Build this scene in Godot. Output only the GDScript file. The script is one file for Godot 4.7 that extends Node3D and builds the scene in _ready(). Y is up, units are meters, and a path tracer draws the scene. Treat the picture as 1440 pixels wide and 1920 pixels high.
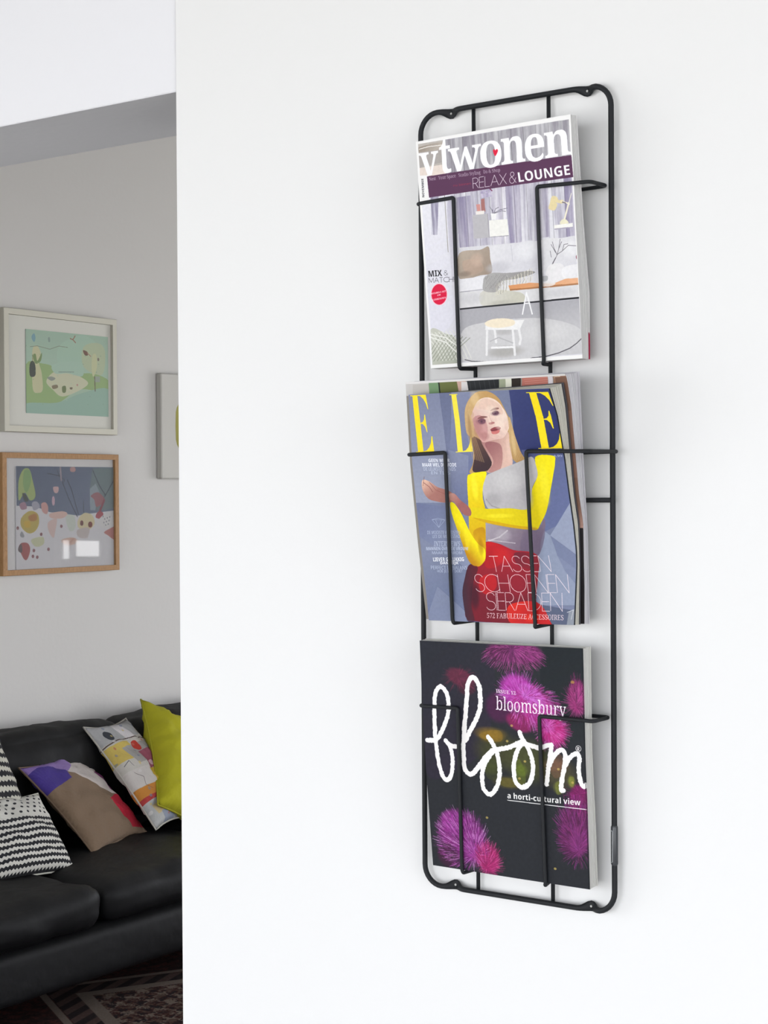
extends Node3D
# A white wall with a black wire magazine rack; a sitting room with a leather sofa seen through the opening beside it.

# ---------------------------------------------------------------- small 2D painter for printed surfaces
class Cv:
	var im: Image
	var w: int
	var h: int
	const S := 2.0
	func _init(ww: int, hh: int, c: Color):
		w = ww * 2
		h = hh * 2
		im = Image.create(w, h, false, Image.FORMAT_RGBA8)
		im.fill(c)
	func spans(cs: Array, paint: Callable):
		var y0 := 1e9
		var y1 := -1e9
		for c in cs:
			for p in c:
				y0 = minf(y0, p.y)
				y1 = maxf(y1, p.y)
		for y in range(maxi(0, int(floor(y0))), mini(h - 1, int(ceil(y1))) + 1):
			var yy := y + 0.5
			var xs: Array = []
			for c in cs:
				var n: int = c.size()
				for i in n:
					var a: Vector2 = c[i]
					var b: Vector2 = c[(i + 1) % n]
					if (a.y <= yy) != (b.y <= yy):
						xs.append(a.x + (yy - a.y) / (b.y - a.y) * (b.x - a.x))
			xs.sort()
			for k in range(0, xs.size() - 1, 2):
				var xa := clampi(int(round(xs[k])), 0, w)
				var xb := clampi(int(round(xs[k + 1])), 0, w)
				if xb > xa:
					paint.call(y, xa, xb)
	func fill(cs: Array, col: Color):
		if col.a >= 0.995:
			spans(cs, func(y, xa, xb): im.fill_rect(Rect2i(xa, y, xb - xa, 1), col))
		else:
			spans(cs, func(y, xa, xb):
				for x in range(xa, xb):
					im.set_pixel(x, y, im.get_pixel(x, y).lerp(Color(col.r, col.g, col.b, 1), col.a)))
	func pv(a: Array) -> PackedVector2Array:
		var o := PackedVector2Array()
		for i in range(0, a.size() - 1, 2):
			o.append(Vector2(a[i], a[i + 1]) * S)
		return o
	func smooth(a: Array) -> PackedVector2Array:      # closed outline rounded through its points
		var p := pv(a)
		var o := PackedVector2Array()
		var n := p.size()
		for i in n:
			for k in 5:
				o.append(p[i].cubic_interpolate(p[(i + 1) % n], p[(i - 1 + n) % n], p[(i + 2) % n], k / 5.0))
		return o
	func poly(a: Array, c: String, al := 1.0):
		fill([pv(a)], Color(Color.html(c), al))
	func blob(a: Array, c: String, al := 1.0):
		fill([smooth(a)], Color(Color.html(c), al))
	func grad(a: Array, c0: String, c1: String, ax: float, ay: float, bx: float, by: float, al := 1.0, rounded := true):
		var p := Vector2(ax, ay) * S
		var d := Vector2(bx, by) * S - p
		var l := d.length_squared()
		var k0 := Color.html(c0)
		var k1 := Color.html(c1)
		spans([smooth(a) if rounded else pv(a)], func(y, xa, xb):
			for x in range(xa, xb):
				var c := k0.lerp(k1, clampf((Vector2(x, y) - p).dot(d) / l, 0, 1))
				im.set_pixel(x, y, im.get_pixel(x, y).lerp(c, al)))
	func each(a: Array, f: Callable):                 # f(x, y in units, old colour) -> colour
		spans([pv(a)], func(y, xa, xb):
			for x in range(xa, xb):
				im.set_pixel(x, y, f.call(x / S, y / S, im.get_pixel(x, y))))
	func ell(cx: float, cy: float, rx: float, ry: float, c: String, al := 1.0, rot := 0.0):
		var o := PackedVector2Array()
		for i in 28:
			o.append((Vector2(cx, cy) + Vector2(cos(i * TAU / 28) * rx, sin(i * TAU / 28) * ry).rotated(rot)) * S)
		fill([o], Color(Color.html(c), al))
	func soft(cx: float, cy: float, rx: float, ry: float, c: String, al: float, rot := 0.0, hard := 1.0):   # a blurred patch
		var o := PackedVector2Array()
		for i in 28:
			o.append((Vector2(cx, cy) + Vector2(cos(i * TAU / 28) * rx, sin(i * TAU / 28) * ry).rotated(rot)) * S)
		var col := Color.html(c)
		spans([o], func(y, xa, xb):
			for x in range(xa, xb):
				var d := (Vector2(x, y) / S - Vector2(cx, cy)).rotated(-rot) / Vector2(rx, ry)
				var k := clampf((1.0 - d.length_squared()) * hard, 0, 1)
				im.set_pixel(x, y, im.get_pixel(x, y).lerp(col, al * k * k * (3 - 2 * k))))
	func wash(c: String, al: float, sat := 1.0):      # faded inks
		var k := Color.html(c)
		for y in h:
			for x in w:
				var q := im.get_pixel(x, y)
				var l := q.get_luminance()
				im.set_pixel(x, y, Color(l, l, l).lerp(q, sat).lerp(k, al))
	func grain(amount: float, coarse: float, sd: int):   # the mottling of a printed photograph
		var n := FastNoiseLite.new()
		n.seed = sd
		n.frequency = 0.03
		n.fractal_octaves = 4
		for y in h:
			for x in w:
				var k := 1.0 + n.get_noise_2d(x, y) * coarse + n.get_noise_2d(x * 9.0 + 700, y * 9.0) * amount
				var q := im.get_pixel(x, y)
				im.set_pixel(x, y, Color(minf(q.r * k, 1), minf(q.g * k, 1), minf(q.b * k, 1)))
	func seg(a: Vector2, b: Vector2, wa: float, wb: float, col: Color):
		var d := b - a
		var n := (Vector2(-d.y, d.x).normalized() if d.length() > 1e-4 else Vector2(0, 1))
		fill([PackedVector2Array([a + n * wa, b + n * wb, b - n * wb, a - n * wa])], col)
	func line(a: Array, wd: float, c: String, al := 1.0, caps := true):
		var p := pv(a)
		var col := Color(Color.html(c), al)
		for i in p.size() - 1:
			seg(p[i], p[i + 1], wd, wd, col)
		if caps and wd > 0.8:
			for q in p:
				ell(q.x / S, q.y / S, wd / S, wd / S, c, al)
	func brush(a: Array, wd: float, c: String, rag: float, sd: int):   # ragged chalk stroke through the points
		var rng := RandomNumberGenerator.new()
		rng.seed = sd
		var p := pv(a)
		var q := PackedVector2Array()
		for i in p.size() - 1:
			for k in 8:
				q.append(p[i].cubic_interpolate(p[i + 1], p[maxi(i - 1, 0)], p[mini(i + 2, p.size() - 1)], k / 8.0))
		q.append(p[p.size() - 1])
		var lft := PackedVector2Array()
		var rgt := PackedVector2Array()
		for i in q.size():
			var d := (q[mini(i + 1, q.size() - 1)] - q[maxi(i - 1, 0)]).normalized()
			var n := Vector2(-d.y, d.x)
			lft.append(q[i] + n * wd * (1.0 + rng.randf_range(-rag, rag)))
			rgt.append(q[i] - n * wd * (1.0 + rng.randf_range(-rag, rag)))
		for i in q.size() - 1:
			fill([PackedVector2Array([lft[i], lft[i + 1], rgt[i + 1], rgt[i]])], Color.html(c))
			ell(q[i].x / S, q[i].y / S, wd * 0.96 / S, wd * 0.96 / S, c)
	func soften(k: float):                            # the softness of a printed photograph
		im.resize(int(w / k), int(h / k), Image.INTERPOLATE_CUBIC)
		im.resize(w, h, Image.INTERPOLATE_CUBIC)
	func text(s: String, f: Font, box: Array, c: String, al := 1.0, slant := 0.0):   # box = ink's top left, top right, bottom left
		var ts := TextServerManager.get_primary_interface()
		var rid: RID = f.get_rids()[0]
		var cs: Array = []
		var pen := 0.0
		for i in s.length():
			var g := ts.font_get_glyph_index(rid, 200, s.unicode_at(i), 0)
			var q: Dictionary = ts.font_get_glyph_contours(rid, 200, g)
			var from := 0
			if q.has("contours"):
				for e in q.contours:
					var o := PackedVector2Array()
					for j in range(from, e + 1):
						o.append(Vector2(pen + q.points[j].x - slant * q.points[j].y, q.points[j].y))
					from = e + 1
					cs.append(o)
			pen += ts.font_get_glyph_advance(rid, 200, g).x
		place(cs, box, Color(Color.html(c), al))
	func place(cs: Array, box: Array, col: Color):
		var lo := Vector2(1e9, 1e9)
		var hi := Vector2(-1e9, -1e9)
		for o in cs:
			for p in o:
				lo = lo.min(p)
				hi = hi.max(p)
		var b := pv(box)
		var out: Array = []
		for o in cs:
			var t := PackedVector2Array()
			for p in o:
				var r: Vector2 = (p - lo) / (hi - lo)
				t.append(b[0] + (b[1] - b[0]) * r.x + (b[2] - b[0]) * r.y)
			out.append(t)
		fill(out, col)
	func thin(s: String, lets: Array, box: Array, wd: float, c: String, tight := 0.12):   # hairline capitals
		# lets: letter -> [advance, polylines in a unit-high box]
		var b := pv(box)
		var total := 0.0
		for ch in s:
			total += glyph(ch)[0] + tight
		total -= tight
		var pen := 0.0
		var col := Color.html(c)
		for ch in s:
			var g: Array = glyph(ch)
			for pl in g.slice(1):
				var last := Vector2.INF
				for k in range(0, pl.size(), 2):
					var r := Vector2((pen + pl[k]) / total, pl[k + 1])
					var p := b[0] + (b[1] - b[0]) * r.x + (b[2] - b[0]) * r.y
					if last != Vector2.INF:
						seg(last, p, wd, wd, col)
						ell(p.x / S, p.y / S, wd / S, wd / S, c)
					last = p
			pen += g[0] + tight
	func arc(cx: float, cy: float, rx: float, ry: float, a0: float, a1: float) -> Array:
		var o: Array = []
		for i in 15:
			var t := deg_to_rad(lerpf(a0, a1, i / 14.0))
			o.append(cx + cos(t) * rx)
			o.append(cy + sin(t) * ry)
		return o
	func glyph(ch: String) -> Array:
		match ch:
			"A": return [0.72, [0, 1, 0.36, 0, 0.72, 1], [0.13, 0.64, 0.59, 0.64]]
			"C": return [0.78, arc(0.5, 0.5, 0.5, 0.5, -45, -315)]
			"D": return [0.72, [0.0, 0, 0.0, 1, 0.2, 1] + arc(0.2, 0.5, 0.52, 0.5, 90, -90) + [0, 0]]
			"E": return [0.42, [0.42, 0, 0, 0, 0, 1, 0.42, 1], [0, 0.48, 0.4, 0.48]]
			"H": return [0.62, [0, 0, 0, 1], [0.62, 0, 0.62, 1], [0, 0.5, 0.62, 0.5]]
			"I": return [0.03, [0.015, 0, 0.015, 1]]
			"L": return [0.42, [0, 0, 0, 1, 0.42, 1]]
			"M": return [0.8, [0, 1, 0.02, 0, 0.4, 0.9, 0.78, 0, 0.8, 1]]
			"N": return [0.66, [0, 1, 0, 0, 0.66, 1, 0.66, 0]]
			"O": return [0.95, arc(0.475, 0.5, 0.475, 0.5, 0, 360)]
			"R": return [0.5, [0, 1, 0, 0, 0.2, 0] + arc(0.22, 0.26, 0.26, 0.26, -90, 90) + [0.0, 0.52], [0.22, 0.52, 0.5, 1]]
			"S": return [0.54, arc(0.28, 0.25, 0.25, 0.25, -20, -250) + arc(0.26, 0.75, 0.28, 0.25, -70, 160)]
			"T": return [0.56, [0, 0, 0.56, 0], [0.28, 0, 0.28, 1]]
			"X": return [0.62, [0, 0, 0.62, 1], [0.62, 0, 0, 1]]
			"&": return [0.62, [0.62, 1, 0.18, 0.36] + arc(0.28, 0.2, 0.17, 0.2, 150, 400) + arc(0.24, 0.72, 0.24, 0.28, -100, -330) + [0.6, 0.55]]
			"!": return [0.05, [0.02, 0, 0.02, 0.72], [0.02, 0.93, 0.02, 1]]
		return [0.3]
	func tex(k := 0.5) -> ImageTexture:
		if k != 1.0:
			im.resize(int(w * k), int(h * k), Image.INTERPOLATE_LANCZOS)
		return ImageTexture.create_from_image(im)

# ---------------------------------------------------------------- scene helpers
var used := {}

func numbered(n: String) -> String:
	used[n] = used.get(n, 0) + 1
	return n if used[n] == 1 else "%s_%03d" % [n, used[n] - 1]

func tag(o: Node3D, label: String, category: String, group := "", kind := "") -> Node3D:
	o.set_meta("label", label)
	o.set_meta("category", category)
	if group:
		o.set_meta("group", group)
	if kind:
		o.set_meta("kind", kind)
	return o

func thing(called: String, label: String, category: String, at: Vector3, group := "") -> Node3D:
	var o := Node3D.new()
	o.name = numbered(called)
	add_child(o, true)
	o.position = at
	return tag(o, label, category, group)

func obj(called: String, m: Mesh, mat: Material, parent: Node3D = self, at := Vector3.ZERO) -> MeshInstance3D:
	var o := MeshInstance3D.new()
	o.name = numbered(called) if parent == self else called
	o.mesh = m
	o.material_override = mat
	parent.add_child(o, true)
	# parts are modelled in room coordinates; bring them into the thing's own frame
	o.position = at if parent == self else at - where(parent)
	return o

func where(n: Node3D) -> Vector3:
	var p := Vector3.ZERO
	var q: Node = n
	while q != self:
		p += q.position
		q = q.get_parent()
	return p

func mat(c: Color, rough := 0.6, metal := 0.0) -> StandardMaterial3D:
	var m := StandardMaterial3D.new()
	m.albedo_color = c
	m.roughness = rough
	m.metallic = metal
	return m

func printed(t: Texture2D, rough := 0.4, coat := 0.0) -> StandardMaterial3D:
	var m := mat(Color.WHITE, rough)
	m.albedo_texture = t
	m.texture_repeat = false
	m.metallic_specular = 0.22
	if coat > 0.0:
		m.clearcoat_enabled = true
		m.clearcoat = coat
		m.clearcoat_roughness = 0.12
	return m

func noise_tex(freq: float, normal: bool, bump := 4.0, sd := 1, size := 256, oct := 4) -> NoiseTexture2D:
	var n := FastNoiseLite.new()
	n.seed = sd
	n.frequency = freq
	n.fractal_octaves = oct
	var t := NoiseTexture2D.new()
	t.width = size
	t.height = size
	t.seamless = true
	t.as_normal_map = normal
	t.bump_strength = bump
	t.noise = n
	return t

func st() -> SurfaceTool:
	var s := SurfaceTool.new()
	s.begin(Mesh.PRIMITIVE_TRIANGLES)
	return s

func done(s: SurfaceTool, normals := true) -> ArrayMesh:
	if normals:
		s.generate_normals()
	return s.commit()

func tri(s: SurfaceTool, a: Vector3, b: Vector3, c: Vector3, want: Vector3):
	# front faces run clockwise; turn the triangle so that it faces «want»
	if (c - a).cross(b - a).dot(want) < 0.0:
		var k := b
		b = c
		c = k
	s.add_vertex(a)
	s.add_vertex(b)
	s.add_vertex(c)

func quad(s: SurfaceTool, a: Vector3, b: Vector3, c: Vector3, d: Vector3, want: Vector3):
	tri(s, a, b, c, want)
	tri(s, a, c, d, want)

func box(s: SurfaceTool, lo: Vector3, hi: Vector3, bev := 0.0):
	# a box with chamfered edges
	var c := (lo + hi) * 0.5
	var h := (hi - lo) * 0.5
	s.set_smooth_group(-1)
	var b := Vector3(minf(bev, h.x), minf(bev, h.y), minf(bev, h.z))
	for ax in 3:
		var u := (ax + 1) % 3
		var v := (ax + 2) % 3
		for sg in [-1.0, 1.0]:
			var p: Array = []
			for q in [[-1, -1], [1, -1], [1, 1], [-1, 1]]:
				var k := Vector3.ZERO
				k[ax] = sg * h[ax]
				k[u] = q[0] * (h[u] - b[u])
				k[v] = q[1] * (h[v] - b[v])
				p.append(c + k)
			var n := Vector3.ZERO
			n[ax] = sg
			quad(s, p[0], p[1], p[2], p[3], n)
			if bev > 0.0:
				for sv in [-1.0, 1.0]:
					var e: Array = []
					for q in [[-1, 0], [1, 0], [1, 1], [-1, 1]]:
						var k := Vector3.ZERO
						k[ax] = sg * (h[ax] if q[1] == 0 else h[ax] - b[ax])
						k[u] = sv * (h[u] - b[u] if q[1] == 0 else h[u])
						k[v] = q[0] * (h[v] - b[v])
						e.append(c + k)
					var m := Vector3.ZERO
					m[ax] = sg
					m[u] = sv
					quad(s, e[0], e[1], e[2], e[3], m)
	if bev > 0.0:
		for sx in [-1, 1]:
			for sy in [-1, 1]:
				for sz in [-1, 1]:
					var g := Vector3(sx, sy, sz)
					tri(s, c + g * (h - Vector3(0, b.y, b.z)), c + g * (h - Vector3(b.x, 0, b.z)), c + g * (h - Vector3(b.x, b.y, 0)), g)

func boxes(list: Array, bev := 0.0) -> ArrayMesh:
	var s := st()
	for b in list:
		box(s, b[0], b[1], bev)
	return done(s)

func tube(path: Array, rad, closed := false, seg := 12, up := Vector3.ZERO) -> ArrayMesh:
	# sweep a round wire; rad is a number, or one Vector2 per point (half width across the path, half height along «up»)
	var s := st()
	s.set_smooth_group(0)
	var n := path.size()
	var rings: Array = []
	var side := Vector3.ZERO
	for i in n:
		var a: Vector3 = path[(i - 1 + n) % n] if closed or i > 0 else path[0]
		var b: Vector3 = path[(i + 1) % n] if closed or i < n - 1 else path[n - 1]
		var t := (b - a).normalized()
		var u := up
		if up == Vector3.ZERO:
			if side == Vector3.ZERO:
				side = t.cross(Vector3(0.31, 0.17, 0.93)).normalized()
			u = side.cross(t).normalized()
		side = t.cross(u).normalized()
		u = side.cross(t)
		var r: Vector2 = Vector2(rad, rad) if not rad is Array else rad[i]
		var ring: Array = []
		for k in seg:
			ring.append(path[i] + side * cos(k * TAU / seg) * r.x + u * sin(k * TAU / seg) * r.y)
		rings.append(ring)
	for i in (n if closed else n - 1):
		var a: Array = rings[i]
		var b: Array = rings[(i + 1) % n]
		for k in seg:
			var l := (k + 1) % seg
			quad(s, a[k], a[l], b[l], b[k], (a[k] + b[l]) * 0.5 - (path[i] + path[(i + 1) % n]) * 0.5)
	if not closed:
		for e in [0, n - 1]:
			var out: Vector3 = path[0] - path[1] if e == 0 else path[n - 1] - path[n - 2]
			var r0: float = (rings[e][0] - path[e]).length()
			var tip: Vector3 = path[e] + out.normalized() * r0 * 0.6
			for k in seg:
				tri(s, rings[e][k], rings[e][(k + 1) % seg], tip, (rings[e][k] - path[e]) + out.normalized() * r0)
	return done(s)

func rounded(pts: Array, r: float, steps := 6) -> Array:
	# round the corners of an open path
	var o: Array = [pts[0]]
	for i in range(1, pts.size() - 1):
		var a: Vector3 = pts[i - 1]
		var c: Vector3 = pts[i]
		var b: Vector3 = pts[i + 1]
		var q := minf(r, minf((a - c).length(), (b - c).length()) * 0.49)
		var p0 := c + (a - c).normalized() * q
		var p1 := c + (b - c).normalized() * q
		for k in steps + 1:
			var t := float(k) / steps
			o.append(p0.lerp(c, t).lerp(c.lerp(p1, t), t))
	o.append(pts[pts.size() - 1])
	return o

# ---------------------------------------------------------------- magazines
func along(p: Array, v: float) -> Vector3:
	var d := [0.0]
	for i in p.size() - 1:
		d.append(d[i] + (p[i + 1] - p[i]).length())
	var t: float = clampf(v, 0, 1) * d[-1]
	for i in p.size() - 1:
		if t <= d[i + 1] + 1e-9:
			return p[i].lerp(p[i + 1], (t - d[i]) / (d[i + 1] - d[i]))
	return p[-1]

func sheet(l: Array, r: Array, cu: float, nu := 16, nv := 48) -> Array:
	var g: Array = []
	for j in nv + 1:
		var row: Array = []
		for i in nu + 1:
			var u := float(i) / nu
			row.append(along(l, float(j) / nv).lerp(along(r, float(j) / nv), u) + Vector3(0, 0, cu * 4 * u * (1 - u)))
		g.append(row)
	return g

func between(a: Array, b: Array, t: float, du := 0.0, dv := 0.0) -> Array:
	# a leaf t of the way through the magazine, its free edge and head shifted a little
	var g: Array = []
	for j in a.size():
		var row: Array = []
		var n: int = a[j].size() - 1
		for i in n + 1:
			row.append(a[j][i].lerp(b[j][i], t) + Vector3(du * i / n, dv * (1.0 - float(j) / (a.size() - 1)), 0))
		g.append(row)
	return g

func slab(s: SurfaceTool, a: Array, b: Array, uv := true):
	# closed sheet of paper between two grids (a in front)
	var nv := a.size() - 1
	var nu: int = a[0].size() - 1
	for side in 2:
		var g := a if side == 0 else b
		s.set_smooth_group(side)
		for j in nv:
			for i in nu:
				var q := [[i, j], [i + 1, j], [i + 1, j + 1], [i, j + 1]]
				for k in ([0, 1, 2, 0, 2, 3] if side == 0 else [0, 2, 1, 0, 3, 2]):
					s.set_uv(Vector2(float(q[k][0]) / nu, float(q[k][1]) / nv))
					s.add_vertex(g[q[k][1]][q[k][0]])
	s.set_smooth_group(-1)
	for j in nv:
		s.set_uv(Vector2(0.999, (j + 0.5) / nv))
		quad(s, a[j][nu], a[j + 1][nu], b[j + 1][nu], b[j][nu], Vector3(1, 0, 0))
		quad(s, a[j][0], a[j + 1][0], b[j + 1][0], b[j][0], Vector3(-1, 0, 0))
	s.set_uv(Vector2(0.3, 0.001))
	for i in nu:
		quad(s, a[0][i], a[0][i + 1], b[0][i + 1], b[0][i], Vector3(0, 1, 0))
		quad(s, a[nv][i], a[nv][i + 1], b[nv][i + 1], b[nv][i], Vector3(0, -1, 0))

func magazine(called: String, label: String, front: Array, back: Array, cover: Material, paper: Color, leaves: int, back_mat: Material, fan: float, group := "magazines in the wire rack") -> Node3D:
	var base: Vector3 = front[-1][0].lerp(back[-1][-1], 0.5)
	var t := thing(called, label, "magazine", base, group)
	var s := st()
	slab(s, front, between(front, back, 0.0, 0, 0).map(func(r): return r.map(func(p): return p - Vector3(0, 0, 0.0005))))
	obj("cover", done(s), cover, t)
	# the pages: thin gatherings of leaves that do not quite line up
	s = st()
	var rng := RandomNumberGenerator.new()
	rng.seed = called.length() * 7 + leaves
	for k in leaves:
		var t0 := 0.035 + 0.92 * k / leaves
		var t1 := 0.035 + 0.92 * (k + 0.80) / leaves
		var tone := 1.0 - rng.randf() * 0.07
		s.set_color(Color(paper.r * tone, paper.g * tone, paper.b * tone).srgb_to_linear())
		var du := rng.randf_range(-0.0012, 0.0004)
		var dv := rng.randf_range(-0.0012, 0.0002) + fan * k / leaves
		slab(s, between(front, back, t0, du, dv), between(front, back, t1, du, dv))
	var pm := mat(Color.WHITE, 0.7)
	pm.vertex_color_use_as_albedo = true
	obj("pages", done(s), pm, t)
	s = st()
	slab(s, between(front, back, 0.965, 0.001, fan), between(front, back, 1.0, 0.001, fan))
	obj("back_cover", done(s), back_mat, t)
	return t

# ---------------------------------------------------------------- soft furnishings
func puffy(lo: Vector3, hi: Vector3, r: float, puff: Vector3, sd: int, wr := 0.004, n := 22) -> ArrayMesh:
	# an upholstered block: rounded edges, swelling faces, slight wrinkles
	var c := (lo + hi) * 0.5
	var h := (hi - lo) * 0.5
	var noise := FastNoiseLite.new()
	noise.seed = sd
	noise.frequency = 5.0
	noise.fractal_octaves = 3
	var s := st()
	s.set_smooth_group(0)
	for ax in 3:
		var u := (ax + 1) % 3
		var v := (ax + 2) % 3
		for sg in [-1.0, 1.0]:
			var g: Array = []
			for j in n + 1:
				var row: Array = []
				for i in n + 1:
					var a := sin((float(i) / n - 0.5) * PI) * 0.35 + (float(i) / n * 2 - 1) * 0.65
					var b := sin((float(j) / n - 0.5) * PI) * 0.35 + (float(j) / n * 2 - 1) * 0.65
					var k := Vector3.ZERO
					k[ax] = sg
					k[u] = a
					k[v] = b
					var p := k * h
					var inner := p.clamp(-(h - Vector3(r, r, r)), h - Vector3(r, r, r))
					var d := p - inner
					if d.length() > 1e-6:
						d = d.normalized() * r
					p = inner + d
					var f := Vector3((1 - k.y * k.y) * (1 - k.z * k.z) * k.x, (1 - k.x * k.x) * (1 - k.z * k.z) * k.y, (1 - k.x * k.x) * (1 - k.y * k.y) * k.z)
					p += f * puff
					p += d.normalized() * noise.get_noise_3dv((c + p) * Vector3(1, 1, 1)) * wr * 2.0
					row.append(c + p)
				g.append(row)
			for j in n:
				for i in n:
					quad(s, g[j][i], g[j][i + 1], g[j + 1][i + 1], g[j + 1][i], g[j][i] + g[j + 1][i + 1] - 2.0 * c)
	return done(s)

func pillow(hw: float, hh: float, th: float, sd: int, wr := 0.006, n := 30) -> ArrayMesh:
	# a stuffed square cushion in the xy plane, front towards +z, uv over the front
	var noise := FastNoiseLite.new()
	noise.seed = sd
	noise.frequency = 4.0
	var s := st()
	s.set_smooth_group(0)
	for side in [1.0, -1.0]:
		var g: Array = []
		for j in n + 1:
			var row: Array = []
			for i in n + 1:
				var a := float(i) / n * 2 - 1
				var b := 1 - float(j) / n * 2
				var x := a * hw * (1 - 0.09 * (1 - b * b) * absf(a) ** 3)
				var y := b * hh * (1 - 0.09 * (1 - a * a) * absf(b) ** 3)
				var f := pow(maxf(0.0, (1 - a * a) * (1 - b * b)), 0.42)
				var z: float = side * th * f * (1.0 if side > 0.0 else 0.6)
				z += noise.get_noise_2d(x * 3.0 + side * 9, y * 3.0) * wr * 2.5 * sqrt(f)
				row.append(Vector3(x, y, z))
			g.append(row)
		for j in n:
			for i in n:
				var q := [[i, j], [i + 1, j], [i + 1, j + 1], [i, j + 1]]
				for k in ([0, 1, 2, 0, 2, 3] if side > 0 else [0, 2, 1, 0, 3, 2]):
					s.set_uv(Vector2(float(q[k][0]) / n, float(q[k][1]) / n))
					s.add_vertex(g[q[k][1]][q[k][0]])
	return done(s)

func lay(o: Node3D, at: Vector3, right: Vector3, up: Vector3):
	# turn a cushion so that its width runs along «right» and its height along «up»
	var x := right.normalized()
	var z := x.cross(up).normalized()
	o.transform = Transform3D(Basis(x, z.cross(x), z), at)

func cushion(called: String, label: String, m: Mesh, ma: Material, at: Vector3, right: Vector3, up: Vector3, piping: Color, hw: float, hh: float):
	var t := thing(called, label, "cushion", Vector3.ZERO, "cushions on the leather sofa")
	var o := MeshInstance3D.new()
	o.name = "cover"
	o.mesh = m
	o.material_override = ma
	t.add_child(o, true)
	var p: Array = []
	for e in 4:
		for k in 10:
			var a := -1 + 0.2 * k
			var q := Vector2(a, 1)
			var x := q.x * hw
			var y := hh * (1 - 0.09 * (1 - a * a))
			var v := Vector2(x, y)
			match e:
				1: v = Vector2(hw * (1 - 0.09 * (1 - a * a)), -a * hh)
				2: v = Vector2(-x, -y)
				3: v = Vector2(-hw * (1 - 0.09 * (1 - a * a)), a * hh)
			p.append(Vector3(v.x, v.y, 0))
	var s := MeshInstance3D.new()
	s.name = "seam"
	s.mesh = tube(p, 0.0035, true, 6, Vector3(0, 0, 1))
	s.material_override = mat(piping, 0.8)
	t.add_child(s, true)
	lay(t, at, right, up)

# ---------------------------------------------------------------- printed covers (layouts in units of 1/600 of the cover's width)
func serif(bold := true) -> Font:
	var f := SystemFont.new()
	f.font_names = PackedStringArray(["Droid Serif"])
	f.font_weight = 700 if bold else 400
	return f

func sans(bold := true) -> Font:
	var f := SystemFont.new()
	f.font_names = PackedStringArray(["Droid Sans"])
	f.font_weight = 700 if bold else 400
	return f

func wood_paint(seed_n: int, light: Color, dark: Color, bias: float) -> Callable:
	var a := FastNoiseLite.new()
	a.seed = seed_n
	a.frequency = 0.035
	a.fractal_octaves = 3
	var b := FastNoiseLite.new()
	b.seed = seed_n + 5
	b.frequency = 0.25
	return func(x, y, old):
		var plank := floorf(x / 47.0)
		var tone := fmod(absf(sin(plank * 12.9898 + seed_n) * 43758.5), 1.0) * 0.55 - 0.2
		var k: float = 0.45 + bias + tone + a.get_noise_2d(x, y * 0.06 + plank * 90) * 0.75 + b.get_noise_2d(x, y * 0.05) * 0.3
		var c := light.lerp(dark, clampf(k, 0, 1))
		var e := fmod(x, 47.0)
		return c.darkened(0.22) if e < 1.6 else c

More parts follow.
